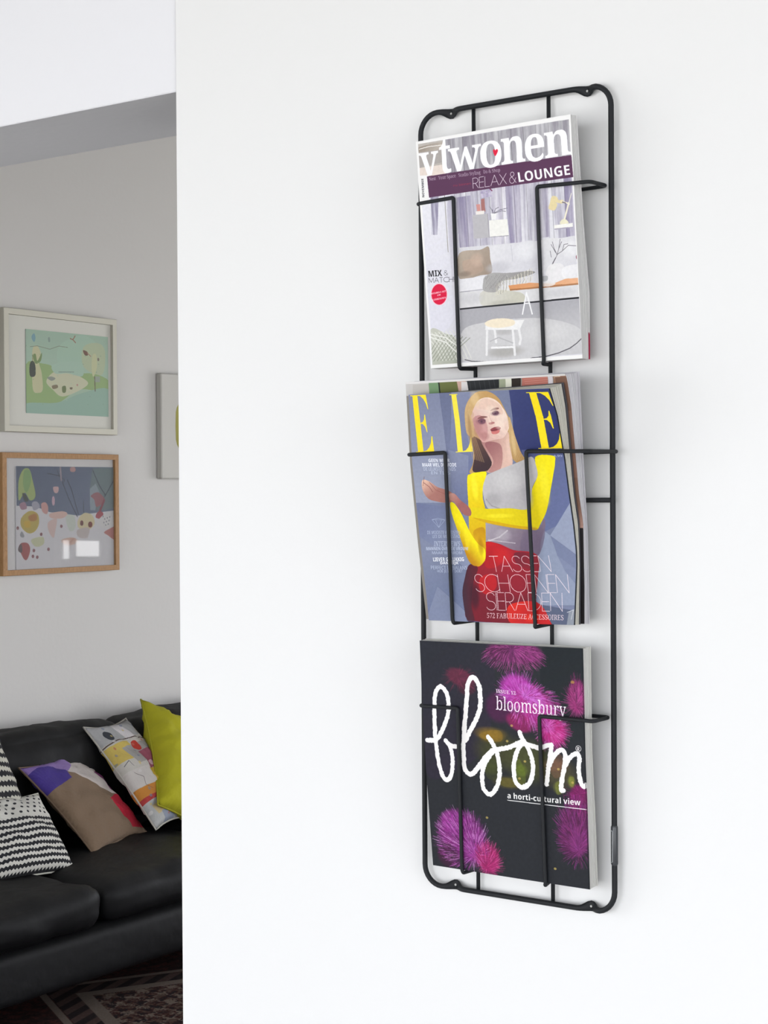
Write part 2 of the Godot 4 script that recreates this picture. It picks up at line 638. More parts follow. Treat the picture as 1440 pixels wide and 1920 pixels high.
func cover_living() -> ImageTexture:
	var c := Cv.new(600, 786, Color.html("f3f2f0"))
	c.poly([9,9,593,15,600,774,7,774], "d9d8de")
	# planked wall
	c.each([120,12,593,15,614,399,146,381,140,130], wood_paint(3, Color.html("e2e1e6"), Color.html("9c97a9"), -0.22))
	c.each([111,11,593,15,595,131,108,134], wood_paint(3, Color.html("c6c5c8"), Color.html("85818a"), 0.0))
	for q in [[344,197,401,196,396,393,352,394], [152,211,209,211,209,386,149,384]]:
		c.each(q, wood_paint(11, Color.html("c9c5d0"), Color.html("857e99"), 0.06))
	c.each([468,195,506,196,503,382,468,383], wood_paint(17, Color.html("d6d3db"), Color.html("8f889f"), 0.02))
	c.each([563,197,593,196,592,388,560,390], wood_paint(19, Color.html("d6d3db"), Color.html("8d86a0"), 0.0))
	c.each([288,182,345,184,343,390,283,386], wood_paint(23, Color.html("eceaee"), Color.html("b5b0bf"), -0.1))
	# hanging lamp, upper left
	c.poly([9,9,117,11,116,127,9,120], "b9b2ab")
	c.grad([8,21,110,17,102,41,38,42,8,37], "958a7e", "b4aaa0", 20, 20, 60, 60)
	c.line([13,27,52,24,109,27], 3, "e8e4de")
	c.poly([9,38,111,42,111,84,9,91], "a8a29e")
	c.poly([9,91,114,93,114,132,8,123], "e6d9cf")
	# white screen at the left with a narrow gap of planks
	c.grad([0,143,106,152,148,269,134,586,8,656,-7,357], "e9e8ee", "dcdbe4", 20, 200, 110, 600)
	c.each([45,192,81,191,64,328,41,325], wood_paint(31, Color.html("dedde6"), Color.html("7e7891"), 0.0))
	c.line([104,194,104,285,104,391], 2.2, "8a8478")
	c.grad([113,227,148,229,138,533,114,552,111,386], "c9c6d4", "dbd9e0", 130, 230, 120, 500)
	# wreath, candle, boxes, pot, twigs
	for k in 26:
		var a := k * 0.7
		c.ell([270,213][0] + cos(a) * (14 + k % 5), [270,213][1] + sin(a * 1.3) * 10, 5, 4, ["b9b0c8", "a49ab8", "cfc8da"][k % 3], 0.8)
	c.line([284,197,293,206], 4, "6d3252")
	c.poly([248,229,262,228,263,272,247,272], "9a6a66")
	c.poly([228,244,244,245,244,270,231,269], "c98f88")
	c.poly([225,267,259,268,258,280,226,279], "efe9e4")
	c.poly([211,278,271,280,272,360,211,358], "b9b7ba")
	c.line([271,280,272,360], 2.0, "8f8c90")
	c.poly([275,303,346,307,348,362,275,359], "f1f0ea")
	c.line([275,359,348,362], 2.4, "a39fa8")
	c.poly([283,281,306,282,301,304,286,303], "f4f3f2")
	for q in [[293,281,286,266,282,259], [296,281,303,268,315,264], [297,281,321,273,348,271], [291,281,291,268], [299,282,327,277,341,281]]:
		c.line(q, 1.6, "5c5866")
	# reading lamp on its shelf
	c.grad([518,253,535,256,542,268,557,269,554,280,532,275,536,282,525,299,504,291,510,272], "f3e7c4", "e2d3a4", 420, 200, 470, 260)
	c.line([551,273,568,279,580,285], 4, "efe6cf")
	c.line([555,276,566,280], 3, "5a5358")
	c.line([578,281,560,332], 6, "efe9d2")
	c.line([578,283,589,252], 3, "e4dfd2")
	c.blob([543,339,553,331,565,333,574,345,562,350,545,348], "e9e4c8")
	c.poly([520,347,589,347,589,359,521,358], "f3f2ec")
	c.poly([521,358,589,359,589,362,521,362], "a8a2b2")
	# sofa
	c.poly([147,381,614,396,612,591,137,591], "d9d8dc")
	c.grad([258,397,367,390,450,396,450,498,361,495,277,477], "e2e1e4", "d3d2d8", 280, 420, 400, 520)
	c.grad([462,395,543,391,611,398,612,488,526,495,460,494], "e6e5e6", "d6d5da", 450, 420, 560, 520)
	c.line([355,394,358,448], 2, "c4c3ca")
	c.blob([328,440,334,439], "77747a")
	c.grad([148,401,233,397,267,390,271,429,274,477,227,483,144,486], "b3a596", "8d7f73", 130, 440, 250, 540)
	c.grad([161,429,224,430,240,468,177,478], "b99f8d", "a89080", 150, 480, 220, 540, 0.6)
	c.poly([141,488,242,487,242,529,141,531], "e6e5e8")
	c.line([141,532,236,531], 2.4, "9d9ba2")
	c.poly([138,533,613,538,612,589,138,590], "dad9da")
	c.grad([235,536,381,554,381,590,235,589], "cfcdc4", "c6c4b6", 250, 600, 330, 640)
	for q in [[[302,464], 60, 26, "c2c1c7"], [[453,448], 30, 60, "c9c8ce"], [[413,418], 60, 40, "ebebed"], [[575,429], 34, 36, "efeff0"], [[184,558], 60, 24, "c9c8cb"], [[533,567], 70, 18, "c8c7ca"], [[306,584], 70, 14, "b5b3a8"], [[218,429], 34, 30, "c3ab9b"], [[168,472], 30, 12, "7d7066"]]:
		c.soft(q[0][0], q[0][1], q[1], q[2], q[3], 0.7)
	# throw with fringe
	c.grad([245,490,276,479,337,485,421,486,438,495,372,507,311,511,290,543,238,536,238,505], "a9a7a6", "8f8d8c", 240, 540, 330, 600)
	for k in 34:
		var t := k / 33.0
		var p := Vector2([288,533][0], [288,533][1]).lerp(Vector2([429,494][0], [429,494][1]), t)
		c.line([p.x, p.y - 16, p.x + sin(k * 2.3) * 3, p.y + 10, p.x + sin(k * 1.7) * 4 - 3, p.y + 24], 1.5, ["dcd6bf", "8a8678", "ece8d8"][k % 3], 0.9)
	for k in 260:
		var t := fmod(k * 0.618, 1.0)
		var u := fmod(k * 0.387, 1.0)
		var p := Vector2([248,490][0] + t * 85, [248,485][1] + u * 44)
		if t * 0.9 + u * 0.5 < 1.1:
			c.line([p.x, p.y, p.x + 3 - 6 * fmod(k * 0.73, 1.0), p.y + 6], 1.1, ["8b8a88", "bdbbb9", "6f6e6d", "a5a3a0"][k % 4], 0.8, false)
	# branch in a vase
	for q in [[508,472,526,444,533,425,540,394], [526,444,516,421,511,400], [525,443,546,433,553,413,567,412], [533,425,545,403], [546,433,569,417,599,422], [504,449,501,429], [521,436,506,408]]:
		c.line(q, 1.8, "5d5a60")
	c.line([506,473,520,453], 3.2, "55525a")
	c.ell([600,458][0], [600,458][1], 6, 8, "6b2a3c")
	c.grad([491,477,546,478,546,536,482,533], "eceaea", "d8d8da", 450, 580, 520, 660, 0.8)
	c.grad([546,487,612,484,611,522,549,524], "f0eff0", "dcdce0", 520, 560, 590, 620, 0.8)
	c.blob([466,509,486,509,485,523,468,524], "a9a9ac", 0.8)
	# bench top and trestle
	c.grad([336,527,420,525,504,536,552,524,612,525,612,545,515,546,341,544], "c98a58", "e0ac86", 300, 620, 590, 590, 1.0, false)
	c.poly([341,540,515,541,612,542,612,547,515,547,341,545], "8a5a36", 0.75)
	c.blob([460,528,499,529,515,536,498,543,462,541], "eae6e4", 0.8)
	c.line([137,590,381,590,612,589], 5.5, "17181c", 1.0, false)
	# floor, rug, stool
	c.grad([138,593,612,593,600,771,131,772], "a9a8ad", "c6c5c7", 300, 640, 320, 760, 1.0, false)
	c.blob([141,666,240,642,411,641,516,657,589,685,602,718,569,747,462,771,305,777,133,765], "cccbcc")
	c.soft([307,746][0], [307,746][1], 90, 24, "9f9c98", 0.7)
	c.soft([467,694][0], [467,694][1], 110, 40, "d9d8d8", 0.6)
	c.soft([312,678][0], [312,678][1], 50, 16, "b4b2b2", 0.8)
	c.line([407,774,462,772,513,763,556,750,581,736,602,720], 3.2, "4c4a50")
	c.line([145,764,173,771,233,776], 3.2, "5a585c")
	c.line([384,626,404,556,421,628], 5, "f1f1f1")
	c.line([393,591,414,592], 4, "f1f1f1")
	c.poly([237,649,265,643,390,645,376,667,370,677,235,668], "eeedec")
	for q in [[242,668,234,752], [272,670,275,712], [343,675,346,759], [367,672,372,708,367,724]]:
		c.line(q, 9, "e9e8e8")
	c.line([256,730,345,733], 7, "efeeee")
	c.line([251,708,286,697,340,719], 4, "b4b3b5")
	c.grad([235,644,266,634,315,635,351,645,344,661,288,665,245,657], "efe3cb", "d2bf9e", 330, 690, 340, 725)
	# woven basket
	c.grad([8,651,72,669,116,691,120,772,6,774], "c2c3b8", "a5a89a", 60, 690, 120, 770)
	for k in 9:
		var x0: float = [12,684][0] + k * 15
		c.line([x0 - 30, 786 - 125, x0 + 18, 786 - 70, x0 + 40, 786 - 24], 3.2, "dfe0d8", 0.9, false)
		c.line([x0 + 40, 786 - 120 + k * 3, x0, 786 - 70, x0 - 44, 786 - 24], 2.6, "7f8474", 0.8, false)
	c.line([10,667,71,683,117,715], 4, "e6e6e0")
	c.line([9,678,70,699,116,739], 4, "e6e6e0")
	c.soften(1.9)
	c.grain(0.05, 0.03, 5)
	# white margins again, crisp
	c.poly([-2,-28,627,2,626,17,593,15,9,9,7,774,-11,808,-71,805], "f4f3f1")
	c.poly([0, 0, [-4,226][0], 0, [-4,226][0], [-9,303][1], [11,608][0], [11,608][1], [7,774][0], 786, 0, 786], "f1f0f1", 0.55)
	c.poly([1,117,43,120,40,218,-4,223], "f4f3f1")
	c.poly([593,7,627,7,635,796,600,774], "f4f3f1")
	c.poly([-2,774,600,774,642,776,637,856,-6,824], "f4f3f1")
	# lettering
	c.poly([37,124,596,130,599,201,40,197], "4b2e46")
	var s := serif()
	var white := "fbfafa"
	c.text("v", s, [9,41,89,43,8,121], white)
	c.text("t", s, [94,9,139,10,93,124], white)
	c.text("w", s, [129,44,261,45,129,124], white)
	c.text("o", s, [256,40,338,41,256,130], white)
	c.text("n", s, [337,40,428,40,336,127], white)
	c.text("e", s, [427,43,499,43,427,133], white)
	c.text("n", s, [499,44,594,43,501,128], white)
	c.blob([306,74,312,71,315,75,321,72,325,77,321,86,313,94,308,84], "c8203c")
	c.text("Nest   Your Space   Studio Styling   Do & Shop", serif(false), [45,128,328,135,46,144], "b9a8b8")
	c.text("nu binnen", sans(false), [142,165,212,167,142,173], "8c2f44")
	c.thin("RELAX", [], [221,155,352,156,220,190], 1.5, "efe6ee", 0.1)
	c.thin("&", [], [363,155,388,155,363,192], 1.5, "efe6ee")
	c.text("LOUNGE", sans(), [395,159,586,159,398,192], white)
	c.text("NOVEMBER", sans(), [12,192,13,128,21,193], "2a282c")
	c.text("MIX", sans(), [16,447,72,449,17,468], "201f24")
	c.thin("&", [], [81,452,97,453,81,469], 1.3, "56545c")
	c.thin("MATCH!", [], [16,472,121,477,16,489], 1.5, "3c3a42", 0.14)
	c.ell([55,532][0], [55,532][1], 35, 38, "f3c9d2")
	c.ell([55,532][0], [55,532][1], 32, 35.5, "c2183c")
	c.text("MEUBELS UIT", sans(), [23,524,84,520,23,530], "f6dfe4")
	c.text("EN", sans(), [48,532,61,531,48,537], "f6dfe4")
	c.text("COMBINEREN", sans(), [27,546,82,542,27,552], "f6dfe4")
	return c.tex()

func didone(c: Cv, kind: String, b: Array, col: String):
	# high-contrast capitals inside the box top left, top right, bottom left
	var o := Vector2(b[0], b[1])
	var ex := Vector2(b[2], b[3]) - o
	var ey := Vector2(b[4], b[5]) - o
	var shapes: Array = [[0.0, 0.0, 0.5, 0.0, 0.5, 0.014, 0.42, 0.014, 0.42, 0.986, 0.52, 0.986, 0.52, 1.0, 0.0, 1.0, 0.0, 0.986, 0.12, 0.986, 0.12, 0.014, 0.0, 0.014],
		[0.42, 0.986, 0.6, 0.97, 0.76, 0.92, 0.88, 0.84, 0.95, 0.73, 0.99, 0.73, 1.0, 1.0, 0.42, 1.0]]
	if kind == "E":
		shapes += [[0.42, 0.0, 0.92, 0.0, 0.96, 0.255, 0.925, 0.255, 0.86, 0.15, 0.74, 0.07, 0.58, 0.02, 0.42, 0.014],
			[0.42, 0.487, 0.55, 0.475, 0.65, 0.43, 0.7, 0.345, 0.735, 0.345, 0.755, 0.655, 0.72, 0.655, 0.66, 0.56, 0.55, 0.51, 0.42, 0.5]]
	for s in shapes:
		var q: Array = []
		for i in range(0, s.size(), 2):
			var p: Vector2 = o + ex * s[i] + ey * s[i + 1]
			q += [p.x, p.y]
		c.poly(q, col)

func cover_fashion() -> ImageTexture:
	var c := Cv.new(600, 820, Color.html("6d7699"))
	# faceted studio backdrop
	c.grad([-9,-15,197,-7,169,203,140,391,-9,387], "737b9d", "8d95b2", 60, 0, 60, 330, 1.0, false)
	c.grad([141,-3,196,-4,167,225,148,219], "5c6488", "6c7498", 120, 10, 160, 260, 1.0, false)
	c.grad([197,-7,297,-3,248,283,165,391,163,203], "7b83a6", "626b97", 160, 0, 230, 320, 1.0, false)
	c.grad([156,202,236,227,215,392,184,436,156,313], "7a82a4", "565f8d", 180, 260, 220, 430, 1.0, false)
	c.grad([-6,387,144,407,210,532,186,643,3,512], "616b95", "7b86a9", 40, 380, 160, 520, 1.0, false)
	c.grad([3,512,187,632,161,728,168,817,-10,817], "75809f", "626e96", 60, 560, 140, 740, 1.0, false)
	c.poly([-10,817,52,695,164,784,174,823], "7d88a8", 0.7)
	c.grad([439,-3,614,-2,612,242,446,241,422,164], "323b70", "232b62", 360, 0, 520, 230, 1.0, false)
	c.poly([444,214,612,212,609,263,449,257], "4a5486", 0.85)
	c.grad([528,239,619,237,615,403,598,457,473,509,522,400], "525c8f", "5b6698", 480, 250, 560, 450, 1.0, false)
	c.poly([601,397,510,515,601,586,609,500], "8e9ab8")
	c.poly([510,515,601,588,601,633,529,585], "6c779d")
	c.poly([476,487,510,515,529,585,601,638,612,753,453,756,450,563], "8592b0")
	c.poly([529,585,607,638,609,696,556,638], "727da1", 0.8)
	c.poly([453,751,613,774,616,837,485,830], "4b5472")
	c.poly([575,775,612,759,616,832,568,828], "8a939f", 0.9)
	c.line([569,778,592,769,585,801], 2, "c9cdd4")
	c.wash("808080", 0.0, 0.72)
	c.soften(1.6)
	# masthead
	didone(c, "E", [8,3,86,3,19,207], "f4da2b")
	didone(c, "L", [186,6,256,6,186,213], "f6e04a")
	didone(c, "E", [504,11,597,13,509,213], "f3d926")
	# hair behind
	c.grad([239,82,254,43,286,12,330,-1,367,8,392,35,411,87,425,142,429,191,445,230,457,252,443,264,417,256,400,228,398,163,307,252,303,285,234,289,252,250,260,174,238,145], "c9a878", "a98858", 200, 40, 380, 240)
	c.grad([258,162,293,175,313,209,334,253,309,280,248,283,260,228], "5b4238", "33262a", 230, 170, 270, 270)
	c.grad([249,79,283,36,305,25,274,80,273,130,263,163,246,146], "dcc091", "b89a66", 190, 60, 215, 170)
	c.grad([415,98,428,164,442,230,447,257,418,251,403,190], "d0b383", "a5814f", 360, 110, 420, 260)
	# neck and face
	c.grad([293,175,342,177,401,147,402,201,403,264,357,282,302,288,325,253], "9a6c6a", "d9b6a6", 270, 220, 370, 260)
	c.grad([307,186,364,189,370,233,352,281,309,285,332,248], "7c4b50", "a87874", 280, 200, 320, 290, 0.75)
	c.grad([265,80,287,44,318,24,354,21,383,34,402,69,410,98,412,125,401,149,382,169,354,174,323,179,298,181,284,158,273,130], "c0908a", "ecd5c6", 250, 160, 350, 70)
	c.grad([271,97,305,87,325,122,319,160,305,178,285,158,274,130], "a06a70", "bb8886", 220, 120, 270, 170, 0.7)
	c.grad([343,27,388,51,393,86,364,79,322,66,292,59,316,31], "e8cdbb", "dcb8a6", 260, 40, 330, 60, 0.6)
	# brows, eyes, nose, mouth
	c.blob([289,98,305,90,325,91,329,95,303,99], "6b4440", 0.85)
	c.blob([346,72,361,63,380,62,381,67,359,71], "6b4440", 0.85)
	c.blob([289,106,304,99,320,103,316,115,297,117], "5a3a4a", 0.8)
	c.blob([351,81,365,72,378,76,376,86,360,89], "4a3040", 0.8)
	c.ell([304,109][0], [304,109][1], 5, 4, "2a2030")
	c.ell([365,81][0], [365,81][1], 5, 4, "2a2030")
	c.line([292,105,305,102,317,107], 1.6, "3a2830")
	c.line([354,78,366,75,376,80], 1.6, "3a2830")
	c.line([338,89,342,106,347,114], 2.2, "b98680", 0.8)
	c.blob([332,115,341,113,353,112,355,117,343,121,334,120], "a56a68", 0.85)
	c.blob([335,139,348,132,358,130,368,129,377,134,371,141,357,145,343,147], "7c3a40")
	c.blob([338,145,352,145,371,141,368,150,353,156,341,154], "c0706c")
	c.line([339,143,354,140,372,138], 1.6, "4a2028")
	c.blob([335,160,357,157,368,162,355,168], "b98680", 0.5)
	c.grad([393,86,409,98,410,125,398,146,391,124], "f2e2d6", "e0c0b0", 340, 90, 360, 150, 0.8)
	c.grad([288,11,330,-1,367,8,393,33,402,69,390,47,368,29,337,23,303,34,278,64,264,86,258,63], "d6b98a", "b8935f", 220, 20, 320, 60)
	for k in 16:
		var t := k / 15.0
		c.line([lerpf([258,63][0], [278,64][0], t), lerpf([261,46][1], [255,80][1], t), lerpf([240,140][0], [265,141][0], t), [240,140][1], lerpf([252,239][0], [296,241][0], t), [252,239][1] + 14 * t], 1.3, ["d9bd8e", "8b6a48", "c7a672"][k % 3], 0.45, false)
		c.line([lerpf([409,98][0], [418,98][0], t), [409,98][1], lerpf([409,180][0], [429,180][0], t), [409,180][1], lerpf([416,245][0], [450,255][0], t), [415,250][1]], 1.3, ["dcc294", "8f6b45", "c7a672"][k % 3], 0.45, false)
	c.soften(1.6)
	for q in [[[301,109], 26, 14, "6a4450", 0.55], [[364,82], 24, 12, "5f3f4c", 0.5], [[285,136], 24, 40, "a3716f", 0.5], [[374,124], 24, 22, "f0dccd", 0.6], [[350,67], 30, 18, "f0dccb", 0.6], [[337,100], 8, 24, "efd9c9", 0.5], [[351,161], 26, 9, "efd6c6", 0.5], [[310,159], 22, 18, "a06c6a", 0.5], [[397,212], 12, 60, "e4c6b6", 0.6], [[292,25], 24, 40, "e6cc9e", 0.5], [[253,129], 10, 70, "8f6d4a", 0.6], [[418,191], 10, 60, "e2c898", 0.5]]:
		c.soft(q[0][0], q[0][1], q[1], q[2], q[3], q[4])
	# top
	c.grad([291,304,327,287,402,264,451,248,481,240,491,270,492,307,467,345,445,420,333,420,286,411,277,339], "c3c1c1", "b2aeb0", 280, 260, 420, 400)
	c.grad([273,466,327,467,464,489,492,454,496,482,473,536,457,584,362,564,270,538], "a8a2aa", "6f6070", 300, 400, 440, 510)
	c.grad([417,497,493,482,460,584,397,573], "8a7e8e", "5f5468", 420, 420, 480, 520, 0.7)
	c.line([271,533,321,517,353,495], 5, "d8d2d4", 0.6)
	c.line([277,527,325,533,377,540], 4, "d8d2d4", 0.5)
	c.line([287,383,305,406,334,417], 5, "8c8688", 0.6)
	# skirt
	c.grad([268,533,318,542,368,564,455,582,456,670,453,753,505,808,497,830,305,820,178,814,161,773,156,716,169,666,191,615,219,621,251,605,260,560], "9c1a26", "5f1522", 250, 500, 240, 740)
	c.grad([191,615,225,627,203,682,191,761,201,816,168,812,156,722,169,666], "35202c", "4a1620", 160, 560, 215, 560)
	c.grad([270,535,339,561,311,616,262,627,252,593], "c62024", "96181f", 260, 510, 280, 580, 0.85)
	c.grad([235,660,285,649,296,693,257,721,227,699], "d8261a", "a81a20", 240, 590, 280, 650, 0.8)
	c.grad([344,758,453,745,505,808,494,830,355,823], "d82f1c", "b01d1e", 370, 690, 440, 760, 0.9)
	c.grad([374,573,454,584,455,633,382,616], "3f1a28", "6b1824", 380, 520, 450, 570, 0.8)
	c.line([168,817,305,822,497,828], 2, "3f4a6a", 0.8)
	# sleeves and hands
	var yl := "f1e01e"
	var yd := "c79a16"
	c.grad([221,307,237,291,266,286,300,288,281,333,274,377,278,419,272,472,265,538,255,599,220,619,205,548,205,493,213,409], yl, yd, 230, 300, 250, 560)
	c.grad([264,483,265,538,258,577,238,554,220,498], "9a6212", "c99a18", 255, 450, 235, 530, 0.8)
	c.grad([141,393,158,394,182,433,208,498,236,541,258,560,255,600,220,620,190,599,167,520,144,435], yl, "b07d14", 170, 470, 130, 500)
	c.grad([493,240,559,239,562,262,550,304,524,384,506,433,480,473,464,494,435,493,372,484,302,470,244,455,218,440,218,418,231,410,285,416,369,416,442,419,466,350,493,302], yl, "dcc81a", 470, 280, 430, 440)
	c.grad([227,446,304,461,384,477,464,488,452,495,372,486,279,467], "a87a16", "c79a16", 300, 420, 300, 440, 0.8)
	c.grad([31,326,39,305,66,313,96,333,127,343,154,357,156,385,121,390,83,384,55,375,38,354], "ddb7a2", "9a6a62", 60, 300, 90, 350)
	c.line([39,315,63,332,74,350], 2.4, "7a4a48", 0.8)
	c.line([65,316,88,344,131,362], 2.4, "8a5650", 0.8)
	c.line([45,295,37,326], 1.6, "6a4038", 0.8)
	c.grad([141,360,163,359,185,383,213,406,222,426,215,440,191,434,169,408,156,388,141,379], "cf9f90", "8f5a58", 150, 340, 190, 390)
	for q in [[[376,320], 70, 50, "cfcdcc", 0.6], [[314,384], 40, 30, "9d999b", 0.6], [[445,377], 26, 60, "9f9aa0", 0.6], [[247,338], 16, 60, "f8ea3a", 0.7], [[514,335], 22, 90, "f8ec38", 0.6], [[244,549], 14, 40, "8a5a10", 0.5], [[330,442], 70, 10, "f6e838", 0.6], [[193,520], 14, 60, "f3e02c", 0.5], [[325,583], 50, 40, "c22426", 0.5], [[206,727], 24, 60, "200f1c", 0.6], [[381,681], 60, 60, "7c1626", 0.6], [[293,781], 60, 30, "5a1420", 0.6], [[436,799], 40, 20, "e2361e", 0.6], [[443,524], 40, 50, "66586c", 0.5], [[333,511], 40, 30, "bcb6bc", 0.5]]:
		c.soft(q[0][0], q[0][1], q[1], q[2], q[3], q[4])
	c.soften(1.9)
	c.grain(0.05, 0.035, 7)
	# lettering
	var pk := "f3e2e6"
	c.thin("TASSEN", [], [272,585,497,585,281,640], 1.6, pk, 0.06)
	c.thin("SCHOENEN", [], [206,649,565,650,215,711], 1.6, pk, 0.06)
	c.thin("SIERADEN", [], [251,714,547,713,255,776], 1.6, pk, 0.06)
	c.text("572 FABULEUZE ACCESSOIRES", serif(false), [251,786,555,787,254,804], "ecd7da", 0.95, 0.2)
	var s := sans()
	var l := sans(false)
	c.text("GEEN WEER", s, [70,231,158,234,70,243], "eceef4")
	c.text("MAAR WEL DE MODE", s, [42,245,183,250,42,258], "eceef4")
	c.text("DE LEUKSTE TRENDS", l, [46,260,178,265,46,273], "bcc3d6")
	c.text("EN TIPS", l, [77,276,154,279,77,287], "bcc3d6")
	c.line([59,450,85,445,113,452,84,479,59,450,113,452], 1.2, "a9b4cc", 0.9, false)
	c.line([74,451,84,478,99,451], 1.2, "a9b4cc", 0.9, false)
	c.text("DE MOOISTE VONDSTEN", l, [35,490,168,492,34,502], "b4bdd2")
	c.text("UIT DE MODESTAD", l, [54,505,166,506,54,517], "b4bdd2")
	c.text("INTERVIEWS", serif(false), [56,528,164,530,55,547], "c2cadc", 0.9, 0.2)
	c.text("MANNEN OVER DE VROUW", s, [23,549,194,551,22,561], "b9c2d6")
	c.text("MAAR WAAROM", l, [45,565,168,566,44,576], "b4bdd2")
	c.text("LIEVER GELUKKIG", s, [46,588,172,588,46,602], "f4f5f8")
	c.text("DAN RIJK", s, [74,603,149,603,74,616], "f4f5f8")
	c.text("PERFECT IN BALANS", l, [33,618,182,619,33,631], "b4bdd2")
	c.text("HOE JE DAT DOET", l, [58,633,163,633,58,645], "b4bdd2")
	c.text("4,99", l, [559,236,590,237,560,244], "c6cbdc")
	c.poly([596, 0, 600, 0, 600, 820, 596, 820], "14161c")
	return c.tex()

func thistle(c: Cv, cx: float, cy: float, rx: float, ry: float, n: int, cols: Array, sd: int, dirx: float, diry: float, al := 0.75):
	var rng := RandomNumberGenerator.new()
	rng.seed = sd
	for k in n:
		var a := rng.randf() * TAU
		var q := sqrt(rng.randf())
		var p := Vector2(cx + cos(a) * rx * q, cy + sin(a) * ry * q)
		var d := Vector2(cos(a) * rx, sin(a) * ry).normalized() * q + Vector2(dirx, diry)
		d = d.normalized() * rng.randf_range(12, 30)
		c.line([p.x, p.y, p.x + d.x, p.y + d.y], rng.randf_range(0.8, 2.0), cols[rng.randi() % cols.size()], al * rng.randf_range(0.4, 1.0), false)

func cover_garden() -> ImageTexture:
	var c := Cv.new(600, 766, Color.html("1e2024"))
	c.grad([1,4,263,-2,250,310,125,424,-6,436], "1d2026", "221f2a", 0, 0, 200, 300)
	c.grad([460,-1,601,-2,594,284,468,293], "14191d", "1c2023", 430, 20, 560, 300)
	for q in [[[284,348], 110, 80, "33341f"], [[397,374], 110, 90, "3a3d22"], [[502,405], 90, 66, "3b3828"], [[262,304], 60, 26, "5e4c1c"]]:
		c.soft(q[0][0], q[0][1], q[1], q[2], q[3], 0.95)
	# thistle heads: a soft body first, then the fine florets
	for q in [[[354,24], 110, 42, "5c2350", 0.95, 0.1], [[410,22], 60, 34, "7d2c6a", 0.8, 0.2], [[297,27], 50, 30, "451a3a", 0.8, 0.0],
			[[153,116], 66, 34, "5a2034", 0.75, 0.3], [[175,150], 40, 26, "3c1c28", 0.7, 0.0], [[296,204], 60, 60, "40183a", 0.8, 0.4],
			[[366,149], 78, 62, "a43a98", 1.0, 0.5], [[426,196], 92, 66, "9c2c7e", 1.0, 0.6], [[416,161], 66, 34, "c46cc8", 0.85, 0.6], [[485,267], 60, 54, "ab2c78", 1.0, 0.6], [[469,253], 34, 26, "c45aac", 0.8, 0.5], [[368,250], 60, 34, "7d1c50", 0.8, 0.3],
			[[576,157], 40, 66, "7d2a5e", 1.0, 0.0], [[587,146], 22, 40, "9a3c7a", 0.8, 0.0],
			[[576,474], 44, 50, "6a1a50", 0.9, 0.0], [[555,580], 70, 110, "4a1c42", 1.0, 0.2], [[565,614], 40, 60, "6a2a60", 0.8, 0.2],
			[[126,650], 112, 98, "6a2264", 1.0, 0.5], [[99,606], 60, 46, "8a3484", 0.9, 0.3], [[167,682], 60, 60, "8a3a84", 0.8, 0.3], [[65,722], 50, 50, "32182c", 0.9, 0.0], [[226,717], 50, 56, "8a2058", 0.95, 0.0]]:
		c.soft(q[0][0], q[0][1], q[1], q[2], q[3], q[4], q[5], 1.6)
	thistle(c, [353,34][0], [353,34][1], 105, 40, 800, ["6f2a5c", "93407c", "2c1226", "a6558c", "3a1730"], 3, 0.1, 0.5)
	thistle(c, [153,121][0], [153,121][1], 60, 30, 160, ["5b2238", "43202e", "6d2a42"], 4, 0.3, 0.2, 0.5)
	thistle(c, [366,149][0], [366,149][1], 66, 54, 420, ["b95bb6", "8e2a84", "d58ad8", "a03aa0", "7a1c6a"], 15, -0.2, -0.5)
	thistle(c, [426,196][0], [426,196][1], 84, 62, 800, ["b95bb6", "8e2a74", "d58ad2", "a02a6c", "741a58"], 5, 0.5, 0.5)
	thistle(c, [485,272][0], [485,272][1], 50, 46, 460, ["c056a6", "9a2462", "d070b4", "7a1850"], 6, 0.4, 0.3)
	thistle(c, [573,157][0], [573,157][1], 32, 58, 340, ["8e356c", "5b1f46", "a24a80", "3a1430"], 7, 0.0, -0.5)
	thistle(c, [576,479][0], [576,479][1], 34, 44, 160, ["7d1f5c", "4a1438", "98307a"], 17, 0.0, 0.4)
	thistle(c, [555,585][0], [555,585][1], 64, 104, 700, ["6a2a60", "8c3a88", "321228", "7d2f66", "45183a"], 8, -0.1, -0.6)
	thistle(c, [126,661][0], [126,661][1], 100, 92, 1300, ["a04a9c", "c07ac0", "7d2a72", "d0a0d0", "3c1438", "54205a"], 9, -0.5, -0.5)
	thistle(c, [226,717][0], [226,717][1], 44, 50, 360, ["b03a74", "8a1f50", "c85a94", "5c1438"], 10, 0.2, -0.6)
	c.soft([561,108][0], [561,108][1], 9, 7, "a07a44", 0.9)
	# leaves and buds
	for q in [[[215,302,252,284,298,283,297,316,238,316], "7c6020"], [[358,367,379,401,382,442,359,454,346,419], "56641f"], [[465,368,511,340,525,388,490,421], "6a4a3a"], [[541,412,557,413,553,441,540,437], "7a8034"], [[490,437,507,430,510,465,493,472], "6b7030"], [[278,441,337,436,358,459,300,465], "5a5220"], [[235,378,282,384,278,441,237,440], "3a401e"]]:
		c.blob(q[0], q[1], 0.45)
		c.soft((q[0][0] + q[0][4]) / 2.0, (q[0][1] + q[0][5]) / 2.0, absf(q[0][4] - q[0][0]) * 0.8 + 8, 26, q[1], 0.6)
	for q in [[339,262], [383,375], [360,433], [551,429], [503,390], [320,314], [477,715], [229,576]]:
		c.ell(q[0], q[1], 5, 4, "b8a25a", 0.7)
	c.soften(1.5)
	c.grain(0.10, 0.10, 9)
	# chalk-written masthead
	var wh := "f7f4f1"
	c.brush([11,335,39,333,59,318,81,282,99,241,103,201,95,167,74,150,54,174,47,221,45,273,45,326,49,378,58,430,74,463,96,452,107,412,107,373,99,347,83,329], 15.5, wh, 0.24, 1)
